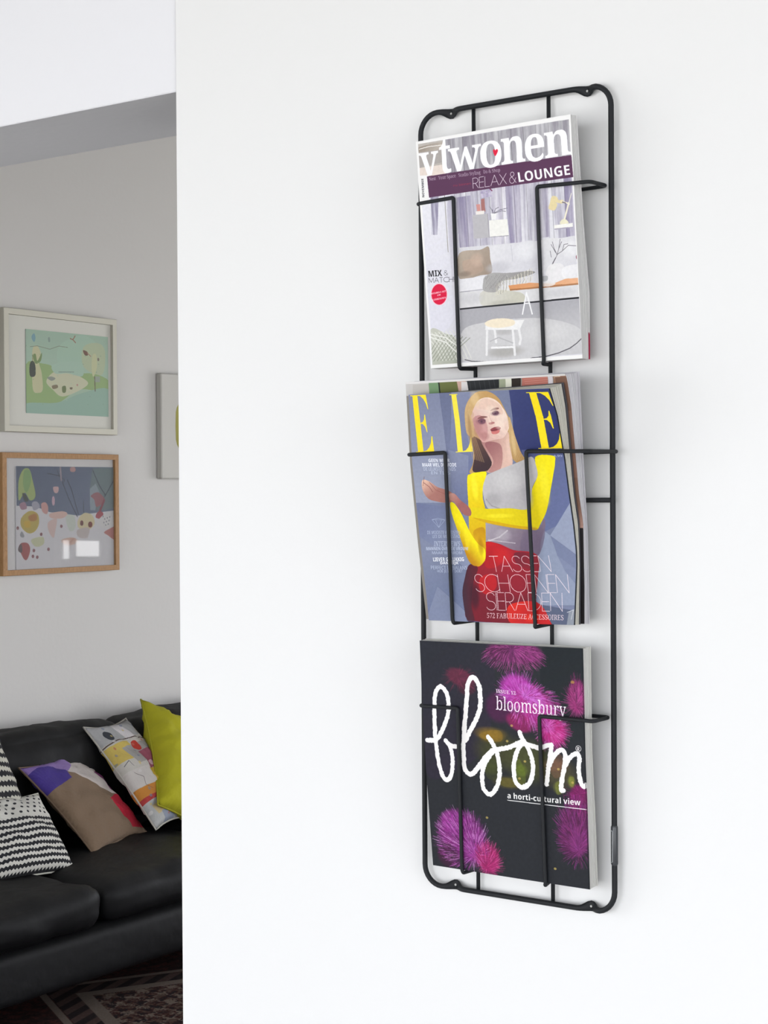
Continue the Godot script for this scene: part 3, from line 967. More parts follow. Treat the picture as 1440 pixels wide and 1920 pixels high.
	c.brush([93,340,110,347,125,347], 15.5, wh, 0.1, 2)
	c.brush([162,324,179,295,203,257,221,219,226,178,221,135,200,112,181,135,174,186,166,244,157,307,152,369,155,418,170,435,186,431,210,406,235,375,260,352,279,343], 16.5, wh, 0.24, 3)
	c.brush([249,305,265,326,279,353,287,389,286,430,274,467,251,495,230,490,219,467,222,423,237,388,261,357,284,344,319,336,354,321,373,311], 15.5, wh, 0.24, 4)
	c.brush([367,281,379,306,398,334,410,368,410,408,396,445,367,461,346,447,340,415,345,373,359,338,375,319,400,320,439,326,467,316,481,316], 15.5, wh, 0.24, 5)
	c.brush([481,313,477,342,470,373,464,409,457,446], 15.5, wh, 0.22, 6)
	c.brush([469,383,491,346,514,327,528,338,525,378,515,419,509,455,519,457], 15.5, wh, 0.22, 7)
	c.brush([523,383,543,352,566,335,578,345,575,384,579,421,589,438,601,431], 15.5, wh, 0.22, 8)
	c.text("ISSUE 12", serif(), [285,146,357,149,286,158], "e6d6e2")
	c.text("bloomsbury", serif(false), [284,168,537,174,282,228], "f6e8f2")
	c.text("a horti-cultural view", sans(), [311,483,576,480,311,503], "f3f1ee")
	c.line([310,509,599,511], 2.4, "f3f1ee", 1.0, false)
	c.ell([576,318][0], [576,318][1], 10, 10, "cfcccc")
	c.ell([576,318][0], [576,318][1], 8, 8, "1c2023")
	c.text("R", sans(), [572,313,581,313,571,325], "e8e4e4")
	c.line([597, 0, 597, 766], 2, "0c0e10")
	return c.tex()

func cover_street() -> ImageTexture:
	# only its head shows above the fashion magazine
	var c := Cv.new(600, 794, Color.html("8a857e"))
	c.poly([-1,-3,95,-1,90,50,-4,45], "c3c0bd")
	c.line([4,4,87,1], 2.5, "5d5c5e")
	c.poly([28,10,96,10,93,50,25,47], "b9b5b0")
	c.poly([91,-3,132,-3,128,51,90,50], "6d8a66")
	c.poly([132,-3,199,-5,204,55,128,51], "5c6238")
	c.line([130,-4,131,51], 5, "1c2420")
	c.poly([199,-5,238,-5,216,55,204,55], "c2a294")
	c.poly([217,9,248,10,241,57,211,55], "d8d4d2")
	c.poly([238,-5,362,-7,364,62,241,57], "26282a")
	for k in 7:
		var x: float = lerpf([248,9][0], [357,14][0], k / 6.0)
		c.line([x, 0, x + 2, 60], 1.5, "3c4044")
	c.poly([362,-7,394,-7,376,63,349,62], "9aa088")
	c.poly([392,-9,443,-8,426,65,393,64], "2c2724")
	c.poly([383,6,405,7,395,64,374,63], "dcdccb")
	c.poly([448,-7,537,-5,525,70,429,65], "b06e62")
	for k in 5:
		c.line([[450,-5][0], 6.0 + k * 7, [536,-2][0], 3.0 + k * 7], 1.0, "d0a198", 0.8)
	c.poly([537,7,553,8,542,71,526,70], "d5ced2")
	c.poly([558,-4,626,-5,608,74,543,71], "8d6b58")
	c.poly([558,8,580,7,582,26,562,31], "cdb39c")
	c.poly([0, 0, 600, 0, 600, 7, 0, 7], "dedcda")
	c.each([560, 10, 600, 10, 600, 794, 560, 794], func(x, y, old): return Color.html("6e5346").lerp(Color.html("b08c80") if y < 794 * 0.62 else Color.html("1d1a1c"), smoothstep(0.5, 0.64, y / 794)))
	c.poly([560, 120, 600, 120, 600, 330, 560, 330], "9a7468", 0.35)
	return c.tex()

func art_picnic() -> ImageTexture:
	var c := Cv.new(400, 295, Color.html("a3c9ad"))
	c.grad([0, 0, 400, 0, 400, 180, 0, 200], "9fc7ae", "aed3ba", 0, 0, 0, 200, 1.0, false)
	c.blob([172,38,273,2,348,39,285,95,258,142,171,131,146,84], "a6d3b8", 0.8)
	c.blob([277,44,348,26,384,53,374,136,320,138,271,109], "c2cc9a", 0.8)
	c.blob([-1,125,78,117,128,127,145,161,302,139,401,160,401,206,257,200,144,256,-3,275], "8db466")
	c.blob([-3,262,144,253,257,216,401,193,409,298,-3,312], "8fbcaa")
	c.blob([94,179,137,142,214,144,275,160,297,179,248,207,170,230,127,209], "d9d8ae")
	c.blob([128,117,258,100,271,151,197,145,137,149], "a9d2bb")
	c.blob([32,66,53,56,70,83,61,115,73,152,77,209,56,222,31,211,28,123], "d5cf97")
	c.blob([32,92,45,85,53,109,74,79,69,108,44,119], "6c8a4a")
	c.blob([17,124,30,110,42,122,44,157,31,167,17,161], "2d3032")
	c.line([30,89,32,120], 2, "4a5a3c")
	c.line([20,61,53,56,112,64,155,50,198,52], 2.2, "7f8a72")
	c.blob([27,23,39,13,45,28,39,43,29,35], "6aa3bd")
	c.blob([104,24,112,22,114,36,106,38], "7f9a92")
	c.line([211,19,224,22,235,8], 4, "a0604c")
	c.line([224,22,237,32], 4, "a0604c")
	c.blob([274,57,296,62,296,75,281,73], "6a3f38")
	c.line([294,65,312,77], 3, "b06a5a")
	c.blob([98,166,119,161,138,167,119,176], "8a918a")
	c.line([154,143,227,139], 3, "7f9a8c")
	c.blob([121,194,145,189,149,199,127,205], "7c6a50")
	c.blob([170,195,187,192,187,213,172,215], "5e7040")
	c.blob([207,196,220,195,218,202,209,202], "6c5a48")
	c.blob([321,73,339,69,343,114,324,151,316,119], "d3d69a")
	c.line([331,151,333,203], 4, "5c4a40")
	c.poly([333,149,358,148,358,169,333,170], "9aa79a")
	c.ell([350,86][0], [350,86][1], 5, 6, "7a6a60")
	c.ell([244,185][0], [244,185][1], 4, 4, "d08a80")
	for k in 30:
		c.ell(fmod(k * 137.0, 400), 295 * (0.2 + 0.7 * fmod(k * 0.618, 1.0)), 3, 2, ["86b07c", "b4d6b8", "7aa68e"][k % 3], 0.6)
	c.soften(1.8)
	c.wash("bcc0ae", 0.28, 0.75)
	return c.tex()

func art_garden() -> ImageTexture:
	var c := Cv.new(400, 302, Color.html("e2dfe2"))
	c.grad([3,0,401,-1,400,133,291,142,247,147,132,135,77,118,4,115], "4c5a78", "5c6a88", 0, 0, 100, 180, 1.0, false)
	c.poly([307,3,401,2,400,127,358,132,298,131,295,67], "68807e", 0.85)
	c.poly([295,67,321,50,336,77,317,132,296,131], "9aa6b4", 0.8)
	c.blob([15,35,32,9,54,9,66,40,77,87,56,100,36,77,14,100,11,66], "a4b860")
	c.blob([34,14,57,14,59,48,43,77,30,56], "7faa5e")
	c.blob([26,79,40,84,50,100,36,102], "3c4236")
	for q in [[183,45,207,93,243,150], [162,8,172,29,194,40,183,50], [123,20,169,27], [307,7,333,53,362,88], [401,34,366,80,328,121], [204,40,219,66,247,142], [269,104,269,136]]:
		c.line(q, 3.2, "343c50")
	c.line([176,3,179,40], 6, "a68f96")
	c.blob([147,61,168,61,165,77,151,77], "d9a9a8")
	c.ell([147,102][0], [147,102][1], 6, 14, "d6a6b8")
	c.ell([226,8][0], [226,8][1], 12, 8, "c48a86")
	c.blob([299,88,329,77,358,99,339,116,321,121,313,99], "a05a62")
	c.line([355,102,332,143], 8, "8c2e40")
	c.blob([319,148,332,135,350,140,347,157,324,156], "b03a48")
	c.blob([99,111,115,106,126,119,122,140,104,134], "d99a90")
	c.blob([16,110,36,105,43,123,22,126], "a8788c")
	c.blob([63,108,81,103,94,119,70,129], "a9a6b8")
	c.blob([132,140,182,133,203,141,182,154,139,153], "e6b8a8")
	c.blob([22,151,53,131,84,139,90,166,76,189,49,196,22,177], "c0a63c")
	c.blob([49,147,77,139,80,158,56,160], "b8722c")
	c.blob([32,162,52,160,56,178,35,178], "d8a81c")
	c.blob([125,166,160,156,153,193,146,212,128,193], "e2b8ac", 0.8)
	c.blob([196,149,229,147,235,184,210,192], "cfd8c4", 0.8)
	c.blob([243,168,254,150,276,139,306,148,313,175,283,193,250,185], "e0cf98")
	c.ell([261,170][0], [261,170][1], 7, 8, "6c2a24")
	c.ell([296,175][0], [296,175][1], 9, 9, "7c2c22")
	c.blob([243,190,290,185,283,215,246,211], "cdbcb8")
	c.blob([324,170,358,143,396,141,399,182,350,187], "e6e2e0")
	for k in 9:
		c.ell([350,151][0] + k * 3.6, [350,151][1] + fmod(k * 19.0, 30), 2.4, 2.4, "8a8a92")
	c.blob([354,200,376,190,401,185,401,223,369,209], "bf6a62")
	c.blob([177,220,203,213,231,214,242,225,217,235,188,231], "dcae98")
	c.line([192,223,213,227,228,216], 3, "a5543c")
	c.blob([9,239,21,224,45,225,55,243,44,271,31,271,17,250], "a94a48")
	c.blob([9,239,21,226,24,250,12,249], "5c4a4c")
	c.blob([59,215,104,208,107,229,76,236], "ced0a0")
	c.blob([16,201,23,190,33,204,25,208], "98989e")
	for q in [[69,247], [65,264], [98,200], [82,267], [178,178], [126,245], [8,180]]:
		c.ell(q[0], q[1], 5, 5, "8a4a52")
	c.soften(1.6)
	c.wash("b5b2b0", 0.14, 0.85)
	return c.tex()
# ---------------------------------------------------------------- cushion and rug fabrics
func zigzag(c: Cv, y0: float, y1: float, step: float, teeth: float):
	var y := y0
	var k := 0
	while y < y1:
		var q: Array = []
		var x := 0.0
		q += [0.0, y]
		while x < 400:
			q += [x + teeth * 0.25, y - 3.5, x + teeth * 0.75, y + 3.5]
			x += teeth
		q += [400.0, y, 400.0, y + step * 0.5]
		x = 400.0
		while x > 0:
			q += [x - teeth * 0.25, y + step * 0.5 - 3.5, x - teeth * 0.75, y + step * 0.5 + 3.5]
			x -= teeth
		q += [0.0, y + step * 0.5]
		c.poly(q, "17171c")
		y += step
		k += 1

func cloth_stripes() -> ImageTexture:
	var c := Cv.new(400, 400, Color.html("d9d6c8"))
	zigzag(c, 10, 400, 34, 15)
	return c.tex()

func cloth_dots() -> ImageTexture:
	var c := Cv.new(400, 400, Color.html("e2dfd6"))
	zigzag(c, 150, 400, 30, 14)
	for j in 5:
		for i in 14:
			c.ell(14 + i * 29 + (j % 2) * 14, 18 + j * 26, 5.5, 6, "1a1a1f")
	return c.tex()

func cloth_blocks() -> ImageTexture:
	var c := Cv.new(400, 400, Color.html("776350"))
	c.poly([0, 0, 130, 0, 170, 60, 150, 120, 0, 135], "3a2a78")
	c.poly([90, 0, 260, 0, 250, 60, 165, 90, 140, 40], "9a80bd")
	c.poly([0, 0, 110, 0, 140, 42, 60, 25, 0, 40], "8d72b4")
	c.poly([250, 0, 400, 0, 400, 250, 320, 225, 165, 90, 245, 60], "d6ccc6")
	c.poly([345, 120, 400, 110, 400, 255, 360, 240], "6c2a5c")
	c.poly([262, 245, 330, 232, 400, 240, 400, 385, 300, 372], "a50f2b")
	c.poly([352, 225, 400, 220, 400, 290, 372, 285], "4d1030")
	c.soften(1.2)
	return c.tex()

func cloth_patchwork() -> ImageTexture:
	var c := Cv.new(400, 400, Color.html("cbc6bd"))
	c.poly([0, 0, 400, 0, 400, 80, 0, 90], "b3b2b2")
	c.poly([150, 0, 220, 0, 250, 90, 180, 95], "e2dcdc")
	c.ell(80, 60, 28, 22, "2c2f36")
	c.line([0, 95, 110, 88, 240, 92, 400, 100], 4, "4a3c36")
	c.poly([0, 100, 170, 98, 200, 170, 0, 165], "d0b862")
	c.poly([90, 120, 320, 110, 330, 190, 120, 190], "a6a29e")
	c.ell(210, 125, 32, 20, "a82f22")
	c.poly([180, 150, 320, 140, 330, 205, 190, 215], "8e4a5c")
	c.ell(230, 196, 24, 10, "d9b2ba")
	c.poly([0, 200, 190, 205, 180, 265, 0, 260], "d6cfc9")
	c.poly([170, 215, 400, 210, 400, 285, 160, 290], "d2b23a")
	c.poly([0, 262, 170, 265, 160, 300, 0, 300], "c8853a")
	c.poly([0, 298, 120, 298, 110, 315, 0, 315], "a63a3a")
	c.poly([0, 315, 400, 300, 400, 400, 0, 400], "bdbdbb")
	c.poly([40, 330, 150, 325, 160, 360, 50, 365], "d2bd8e")
	c.poly([180, 330, 260, 325, 300, 380, 200, 385], "e0dadc")
	c.poly([80, 360, 170, 358, 200, 400, 90, 400], "9aa0b0")
	c.line([60, 210, 90, 235, 80, 260, 110, 280], 2, "6a5a58")
	c.line([20, 180, 60, 170, 80, 190], 2, "4d4a58")
	c.line([230, 390, 300, 362, 380, 380], 3, "4a4248")
	c.ell(330, 350, 22, 18, "c9a6b4")
	for k in 40:
		c.ell(fmod(k * 97.0, 400), fmod(k * 53.0 + 11, 400), 6 + k % 5, 4 + k % 3, ["8d8a92", "d9c27a", "b56a5a", "7f8696", "e3dedb"][k % 5], 0.7)
	c.soften(1.3)
	return c.tex()

func rug_weave() -> ImageTexture:
	# u runs across from the pale guard stripe, v along it
	var im := Image.create(512, 512, false, Image.FORMAT_RGBA8)
	var a := FastNoiseLite.new()
	a.seed = 4
	a.frequency = 0.09
	var b := FastNoiseLite.new()
	b.seed = 9
	b.frequency = 0.35
	for y in 512:
		for x in 512:
			var e := mini(mini(x, 511 - x), mini(y, 511 - y))
			var c := Color.html("211110")
			var n := a.get_noise_2d(x, y) + 0.5 * b.get_noise_2d(x, y)
			if e > 150:
				c = Color.html("43362f") if n > 0.12 else (Color.html("2c1211") if n > -0.15 else Color.html("150f12"))
				if absf(sin(x * 0.23 + n * 2.0) + cos(y * 0.23)) < 0.30:
					c = Color.html("5f544c")
			elif e > 138 or (e > 108 and e < 116):
				c = Color.html("5d534c")
			elif e > 116:
				c = Color.html("171012") if (x + y) % 24 < 12 else Color.html("3a2c29")
			elif n > 0.2:
				c = Color.html("331614")
			elif n < -0.25:
				c = Color.html("130a0b")
			im.set_pixel(x, y, c.lightened(maxf(0.0, b.get_noise_2d(y, x)) * 0.12))
	return ImageTexture.create_from_image(im)

# ---------------------------------------------------------------- the magazine rack
const RZ := 0.012

func frame_loop() -> Array:
	var p: Array = []
	var r: Array = []
	var lo := Vector2(-1.2345, 1.0912)
	var hi := Vector2(-0.9568, 2.0908)
	var rad := 0.026
	var dense: Array = []
	for k in 4:
		var c: Vector2 = [Vector2(hi.x, hi.y), Vector2(lo.x, hi.y), Vector2(lo.x, lo.y), Vector2(hi.x, lo.y)][k]
		var m := c + Vector2(-rad if c.x > -1.1 else rad, -rad if c.y > 1.5 else rad)
		for s in 9:
			var a := deg_to_rad(k * 90.0 + s * 11.25)
			dense.append(m + Vector2(cos(a), sin(a)) * rad)
		var nxt: Vector2 = [Vector2(lo.x, hi.y), Vector2(lo.x, lo.y), Vector2(hi.x, lo.y), Vector2(hi.x, hi.y)][k]
		var end := nxt + (c - nxt).normalized() * rad
		var beg: Vector2 = dense[-1]
		var n := 70 if k % 2 == 0 else 24
		for s in range(1, n):
			dense.append(beg.lerp(end, float(s) / n))
	for q in dense:
		var g := 0.0
		for e in [Vector2(-1.1905, 2.0908), Vector2(-0.992, 2.0908), Vector2(-1.1905, 1.0912), Vector2(-0.992, 1.0912)]:
			g = maxf(g, exp(-pow((q - e).length() / 0.0085, 2.0)))
		var inward := -1.0 if q.y > 1.5 else 1.0
		p.append(Vector3(q.x, q.y + inward * g * 0.0032, RZ - 0.0075 * g))
		r.append(Vector2(0.0034 * (1.0 + 0.95 * g), 0.0034 * (1.0 - 0.55 * g)))
	return [p, r]

func holder(rail_x: float, side: float, top: Vector3, bottom: Vector3, tip_x: float) -> ArrayMesh:
	# one bent wire: rail, forward, up the front, outward, round the end and back behind the magazine
	var tip := Vector3(tip_x, top.y + 0.0008, top.z - 0.003)
	var path := [Vector3(rail_x, bottom.y + 0.001, RZ + 0.0005), Vector3(lerpf(rail_x, bottom.x, 0.8), bottom.y, bottom.z - 0.001), bottom + Vector3(0, 0.004, 0), top + Vector3(0, -0.004, 0), Vector3(top.x, top.y + 0.0022, top.z), tip, Vector3(tip_x + side * 0.0006, top.y + 0.0015, 0.012), Vector3(rail_x, top.y + 0.001, 0.0075)]
	var o := rounded(path, 0.0075, 7)
	return tube(o, 0.0024, false, 10)

func rack() -> Node3D:
	var t := thing("magazine_rack", "tall black wire magazine rack screwed to the white wall", "magazine rack", Vector3(-1.0956, 1.0912, RZ))
	var black := mat(Color.html("15171a"), 0.5)
	black.metallic_specular = 0.3
	var f := frame_loop()
	obj("frame", tube(f[0], f[1], true, 14, Vector3(0, 0, 1)), black, t)
	for x in [[-1.1548, -1.1541], [-1.0449, -1.0443]]:
		obj("rail", tube([Vector3(x[0], 2.0905, RZ - 0.003), Vector3(x[0], 1.8, RZ - 0.004), Vector3(x[1], 1.4, RZ - 0.004), Vector3(x[1], 1.0915, RZ - 0.003)], 0.0026, false, 10), black, t)
	obj("crossbar", tube([Vector3(-1.2345, 1.5905, RZ), Vector3(-1.1, 1.5905, RZ - 0.008), Vector3(-0.9568, 1.5905, RZ)], 0.003, false, 10), black, t)
	for h in [[-1.1548, -1.0, Vector3(-1.1540, 1.9668, 0.0575), Vector3(-1.1587, 1.7568, 0.0395), -1.2125],
			[-1.0447, 1.0, Vector3(-1.0345, 1.9672, 0.0555), Vector3(-1.0355, 1.7568, 0.0395), -0.9635],
			[-1.1546, -1.0, Vector3(-1.1465, 1.6478, 0.0905), Vector3(-1.1604, 1.4368, 0.0555), -1.2060],
			[-1.0446, 1.0, Vector3(-1.0335, 1.6473, 0.0855), Vector3(-1.0402, 1.4368, 0.0555), -0.9500],
			[-1.1543, -1.0, Vector3(-1.1513, 1.3288, 0.0585), Vector3(-1.1595, 1.1196, 0.0385), -1.2120],
			[-1.0445, 1.0, Vector3(-1.0361, 1.3268, 0.0535), Vector3(-1.0374, 1.1196, 0.0385), -0.9632]]:
		obj("holder", holder(h[0], h[1], h[2], h[3], h[4]), black, t)
	var steel := mat(Color.html("b9b9b6"), 0.4, 0.6)
	for e in [Vector3(-1.1905, 2.0876, 0.0058), Vector3(-0.992, 2.0876, 0.0058), Vector3(-1.1905, 1.0944, 0.0058), Vector3(-0.992, 1.0944, 0.0058)]:
		var s := CylinderMesh.new()
		s.top_radius = 0.0014
		s.bottom_radius = 0.0019
		s.height = 0.0024
		s.radial_segments = 16
		var o := obj("screw", s, steel, t, e)
		o.rotation.x = PI / 2
	# clear sleeve with a printed edge round the right upright
	var sl := mat(Color.html("26292d"), 0.25)
	var sleeve := obj("label_sleeve", tube([Vector3(-0.9568, 1.198, RZ), Vector3(-0.9568, 1.196, RZ), Vector3(-0.9568, 1.152, RZ), Vector3(-0.9568, 1.150, RZ)], [Vector2(0.0036, 0.0036), Vector2(0.0043, 0.0043), Vector2(0.0043, 0.0043), Vector2(0.0036, 0.0036)], false, 16, Vector3(0, 0, 1)), sl, t)
	var pale := mat(Color.html("b4b8ba"), 0.5)
	obj("label_edge", tube(rounded([Vector3(-0.9595, 1.192, RZ + 0.0036), Vector3(-0.9572, 1.192, RZ + 0.0044), Vector3(-0.9572, 1.154, RZ + 0.0044), Vector3(-0.9595, 1.154, RZ + 0.0036)], 0.001, 3), 0.0004, false, 6), pale, sleeve)
	return t

# ---------------------------------------------------------------- framed pictures
func framed(called: String, label: String, y0: float, y1: float, z0: float, z1: float, depth: float, wid: float, fm: Material, mount: Color, art: Texture2D, a: Array, glossy: bool):
	# hangs on the left wall (x = -4.65) and faces +x; z0 is the near side
	var xw := -4.65
	var t := thing(called, label, "picture", Vector3(xw, (y0 + y1) / 2, (z0 + z1) / 2), "pictures above the sofa")
	var s := st()
	s.set_smooth_group(-1)
	# four mitred mouldings
	var o := [Vector2(z0, y0), Vector2(z1, y0), Vector2(z1, y1), Vector2(z0, y1)]
	var c := Vector2((z0 + z1) / 2, (y0 + y1) / 2)
	var inn: Array = []
	var bev: Array = []
	for q in o:
		inn.append(q - Vector2(signf(q.x - c.x), signf(q.y - c.y)) * wid)
		bev.append(q - Vector2(signf(q.x - c.x), signf(q.y - c.y)) * 0.0015)
	for k in 4:
		var l := (k + 1) % 4
		var p := func(v: Vector2, x: float) -> Vector3: return Vector3(xw + x, v.y, v.x)
		var m: Vector2 = (o[k] + o[l]) * 0.5 - c
		var out := Vector3(0, m.y, m.x)
		quad(s, p.call(o[k], 0), p.call(o[l], 0), p.call(o[l], depth - 0.0015), p.call(o[k], depth - 0.0015), out)
		quad(s, p.call(o[k], depth - 0.0015), p.call(o[l], depth - 0.0015), p.call(bev[l], depth), p.call(bev[k], depth), out + Vector3(1, 0, 0))
		quad(s, p.call(bev[k], depth), p.call(bev[l], depth), p.call(inn[l], depth), p.call(inn[k], depth), Vector3(1, 0, 0))
		quad(s, p.call(inn[k], depth), p.call(inn[l], depth), p.call(inn[l], 0.004), p.call(inn[k], 0.004), -out)
		quad(s, p.call(o[k], 0), p.call(o[l], 0), p.call(inn[l], 0.0), p.call(inn[k], 0.0), Vector3(-1, 0, 0))
	obj("frame", done(s), fm, t)
	obj("mount", boxes([[Vector3(xw + 0.004, y0 + wid, z1 + wid), Vector3(xw + 0.0215, y1 - wid, z0 - wid)]]), mat(mount, 0.8), t)
	var g := st()
	g.set_normal(Vector3(1, 0, 0))
	var x := xw + 0.024
	for q in [[0, 0], [1, 0], [1, 1], [0, 0], [1, 1], [0, 1]]:
		g.set_uv(Vector2(q[0], q[1]))
		g.set_normal(Vector3(1, 0, 0))
		g.add_vertex(Vector3(x, lerpf(a[0], a[1], q[1]), lerpf(a[2], a[3], q[0])))
	var back := st()
	box(g, Vector3(xw + 0.0216, a[1], a[3]), Vector3(xw + 0.0238, a[0], a[2]))
	obj("print", g.commit(), printed(art, 0.7), t)
	if glossy:
		var gl := mat(Color(1, 1, 1, 0.04), 0.02)
		gl.transparency = BaseMaterial3D.TRANSPARENCY_ALPHA
		obj("glass", boxes([[Vector3(xw + depth - 0.009, y0 + wid, z1 + wid), Vector3(xw + depth - 0.007, y1 - wid, z0 - wid)]]), gl, t)

func sofa():
	var t := thing("leather_sofa", "long black leather sofa standing against the wall below the pictures", "sofa", Vector3(-4.18, 0, -2.25))
	var leather := mat(Color.html("0e0e10"), 0.55)
	leather.metallic_specular = 0.3
	leather.normal_enabled = true
	leather.normal_texture = noise_tex(0.02, true, 5.0, 3)
	leather.normal_scale = 0.22
	leather.uv1_triplanar = true
	leather.uv1_world_triplanar = true
	leather.uv1_scale = Vector3(2.2, 2.2, 2.2)
	obj("base", puffy(Vector3(-4.60, 0.100, -3.40), Vector3(-3.742, 0.262, -1.10), 0.03, Vector3(0.012, 0, 0), 1, 0.003), leather, t)
	obj("back", puffy(Vector3(-4.62, 0.12, -3.42), Vector3(-4.42, 0.72, -1.08), 0.05, Vector3.ZERO, 2, 0.003), leather, t)
	for k in 3:
		var za := -1.112 - k * 0.762
		var zb := za - 0.755
		obj("seat_cushion", puffy(Vector3(-4.40, 0.262, zb), Vector3(-3.735, 0.392, za), 0.05, Vector3(0.012, 0.022, 0.0), 5 + k, 0.006), leather, t)
		obj("back_cushion", puffy(Vector3(-4.60, 0.40, zb + 0.002), Vector3(-4.36, 0.768, za - 0.002), 0.075, Vector3(0.035, 0.018, 0.0), 15 + k, 0.007, 26), leather, t)
	for z in [[-1.105, -0.86], [-3.64, -3.395]]:
		obj("armrest", puffy(Vector3(-4.60, 0.10, z[0] if z[0] < z[1] else z[1]), Vector3(-3.76, 0.56, z[1] if z[0] < z[1] else z[0]), 0.06, Vector3(0.02, 0.02, 0.01), 25, 0.006), leather, t)
	var steel := mat(Color.html("2b2b2d"), 0.4, 0.5)
	for x in [-4.5, -3.86]:
		for z in [-3.5, -0.98]:
			var m := CylinderMesh.new()
			m.top_radius = 0.03
			m.bottom_radius = 0.022
			m.height = 0.104
			obj("leg", m, steel, t, Vector3(x, 0.052, z))

func _ready():
	# camera
	var cam := Camera3D.new()
	cam.name = "camera"
	cam.fov = 34.1025
	cam.near = 0.05
	add_child(cam)
	cam.look_at_from_position(Vector3(0, 1.6, 1.8), Vector3(0, 1.6, 1.8) + Vector3(-0.587185, -0.011000, -0.809378), Vector3(-0.001441, 0.999920, -0.012544))
	cam.current = true
	# overcast daylight through unseen windows of both rooms
	var env := Environment.new()
	var sky := Sky.new()
	var ps := ProceduralSkyMaterial.new()
	ps.sky_top_color = Color(0.96, 0.97, 1.0)
	ps.sky_horizon_color = Color(0.97, 0.98, 1.0)
	ps.sky_curve = 0.3
	ps.ground_bottom_color = Color(0.90, 0.90, 0.90)
	ps.ground_horizon_color = Color(0.95, 0.95, 0.95)
	ps.sky_energy_multiplier = 10.0
	ps.ground_energy_multiplier = 10.0  # ground out of view, as bright as the sky to throw light upward
	ps.sun_angle_max = 0.0
	sky.sky_material = ps
	env.background_mode = Environment.BG_SKY
	env.sky = sky
	env.tonemap_mode = Environment.TONE_MAPPER_LINEAR
	env.tonemap_exposure = 0.0224
	env.sdfgi_enabled = true
	env.ssao_enabled = true
	env.ssil_enabled = true
	var we := WorldEnvironment.new()
	we.name = "world_environment"
	we.environment = env
	add_child(we)

	# ---- room shell
	var white := mat(Color.html("efefee"), 0.85)
	white.heightmap_enabled = false
	var plaster := noise_tex(0.09, true, 1.2, 8)
	white.normal_enabled = true
	white.normal_texture = plaster
	white.normal_scale = 0.12
	white.uv1_triplanar = true
	white.uv1_world_triplanar = true
	white.uv1_scale = Vector3(1.5, 1.5, 1.5)
	var beam_white := white.duplicate()
	beam_white.albedo_color = Color.html("efeff2")
	var offwhite := white.duplicate()
	offwhite.albedo_color = Color.html("e3e0dc")
	var top := 3.3
	tag(obj("wall_front", boxes([[Vector3(-1.677, -0.02, -0.225), Vector3(2.62, top, 0)]], 0.0015), white), "bright white plastered wall the black wire rack hangs on", "wall", "", "structure")
	tag(obj("trim_1", boxes([[Vector3(-4.66, 2.189, -0.225), Vector3(-1.6771, top, -0.003)]], 0.0015), beam_white), "white boxed beam across the top of the opening", "beam", "", "structure")
	tag(obj("wall_left", boxes([[Vector3(-4.85, -0.02, -6.4), Vector3(-4.65, top, 1.3)], [Vector3(-4.85, -0.02, 4.1), Vector3(-4.65, top, 4.8)], [Vector3(-4.85, -0.02, 1.3), Vector3(-4.65, 0.05, 4.1)], [Vector3(-4.85, 2.45, 1.3), Vector3(-4.65, top, 4.1)]]), offwhite), "off-white wall behind the sofa with framed pictures", "wall", "", "structure")
	tag(obj("wall_right", boxes([[Vector3(2.6, -0.02, -0.9), Vector3(2.8, top, 0.9)], [Vector3(2.6, -0.02, 4.1), Vector3(2.8, top, 4.8)], [Vector3(2.6, -0.02, 0.9), Vector3(2.8, 0.05, 4.1)], [Vector3(2.6, 2.9, 0.9), Vector3(2.8, top, 4.1)], [Vector3(2.6, -0.02, -6.4), Vector3(2.8, top, -5.6)], [Vector3(2.6, -0.02, -5.6), Vector3(2.8, 0.04, -0.9)], [Vector3(2.6, 2.95, -5.6), Vector3(2.8, top, -0.9)]]), white), "plain side wall out of view, white to bounce light towards the rack", "wall", "", "structure")  # unseen wall, kept white so it bounces light towards the rack
	tag(obj("ceiling", boxes([[Vector3(-4.85, top - 0.02, -6.4), Vector3(2.8, top + 0.2, 4.8)]]), white), "flat white ceiling over both rooms", "ceiling", "", "structure")
	var wood := mat(Color.html("f1eeea"), 0.6)  # floor colour near white to bounce light up under the beam
	tag(obj("floor", boxes([[Vector3(-4.85, -0.2, -6.4), Vector3(2.8, 0.0, 4.8)]]), wood), "light floor running through both rooms, out of view, near white to bounce light", "floor", "", "structure")
	# walls out of view, with window openings placed to light both rooms
	var b0 := 4.6
	tag(obj("wall_back", boxes([[Vector3(-4.85, -0.02, b0), Vector3(-3.7, top, b0 + 0.2)], [Vector3(1.8, -0.02, b0), Vector3(2.8, top, b0 + 0.2)], [Vector3(-3.7, -0.02, b0), Vector3(1.8, 0.05, b0 + 0.2)], [Vector3(-3.7, 2.6, b0), Vector3(1.8, top, b0 + 0.2)]]), white), "unseen white wall with a wide window opening behind the viewer", "wall", "", "structure")
	var f0 := -6.2
	tag(obj("wall_far", boxes([[Vector3(-4.85, -0.02, f0 - 0.2), Vector3(-3.7, top, f0)], [Vector3(-3.7, -0.02, f0 - 0.2), Vector3(-1.3, 0.2, f0)], [Vector3(-3.7, 2.6, f0 - 0.2), Vector3(-1.3, top, f0)], [Vector3(-1.3, -0.02, f0 - 0.2), Vector3(-1.06, top, f0)],
		[Vector3(-1.06, -0.02, f0 - 0.2), Vector3(-0.7, 1.165, f0)], [Vector3(-0.7, -0.02, f0 - 0.2), Vector3(-0.5, 1.0, f0)], [Vector3(-1.06, 2.03, f0 - 0.2), Vector3(-0.5, top, f0)], [Vector3(-0.5, -0.02, f0 - 0.2), Vector3(2.8, top, f0)]]), offwhite), "unseen far wall of the sitting room with two window openings", "wall", "", "structure")
	var paint := mat(Color.html("f2f2f0"), 0.4)
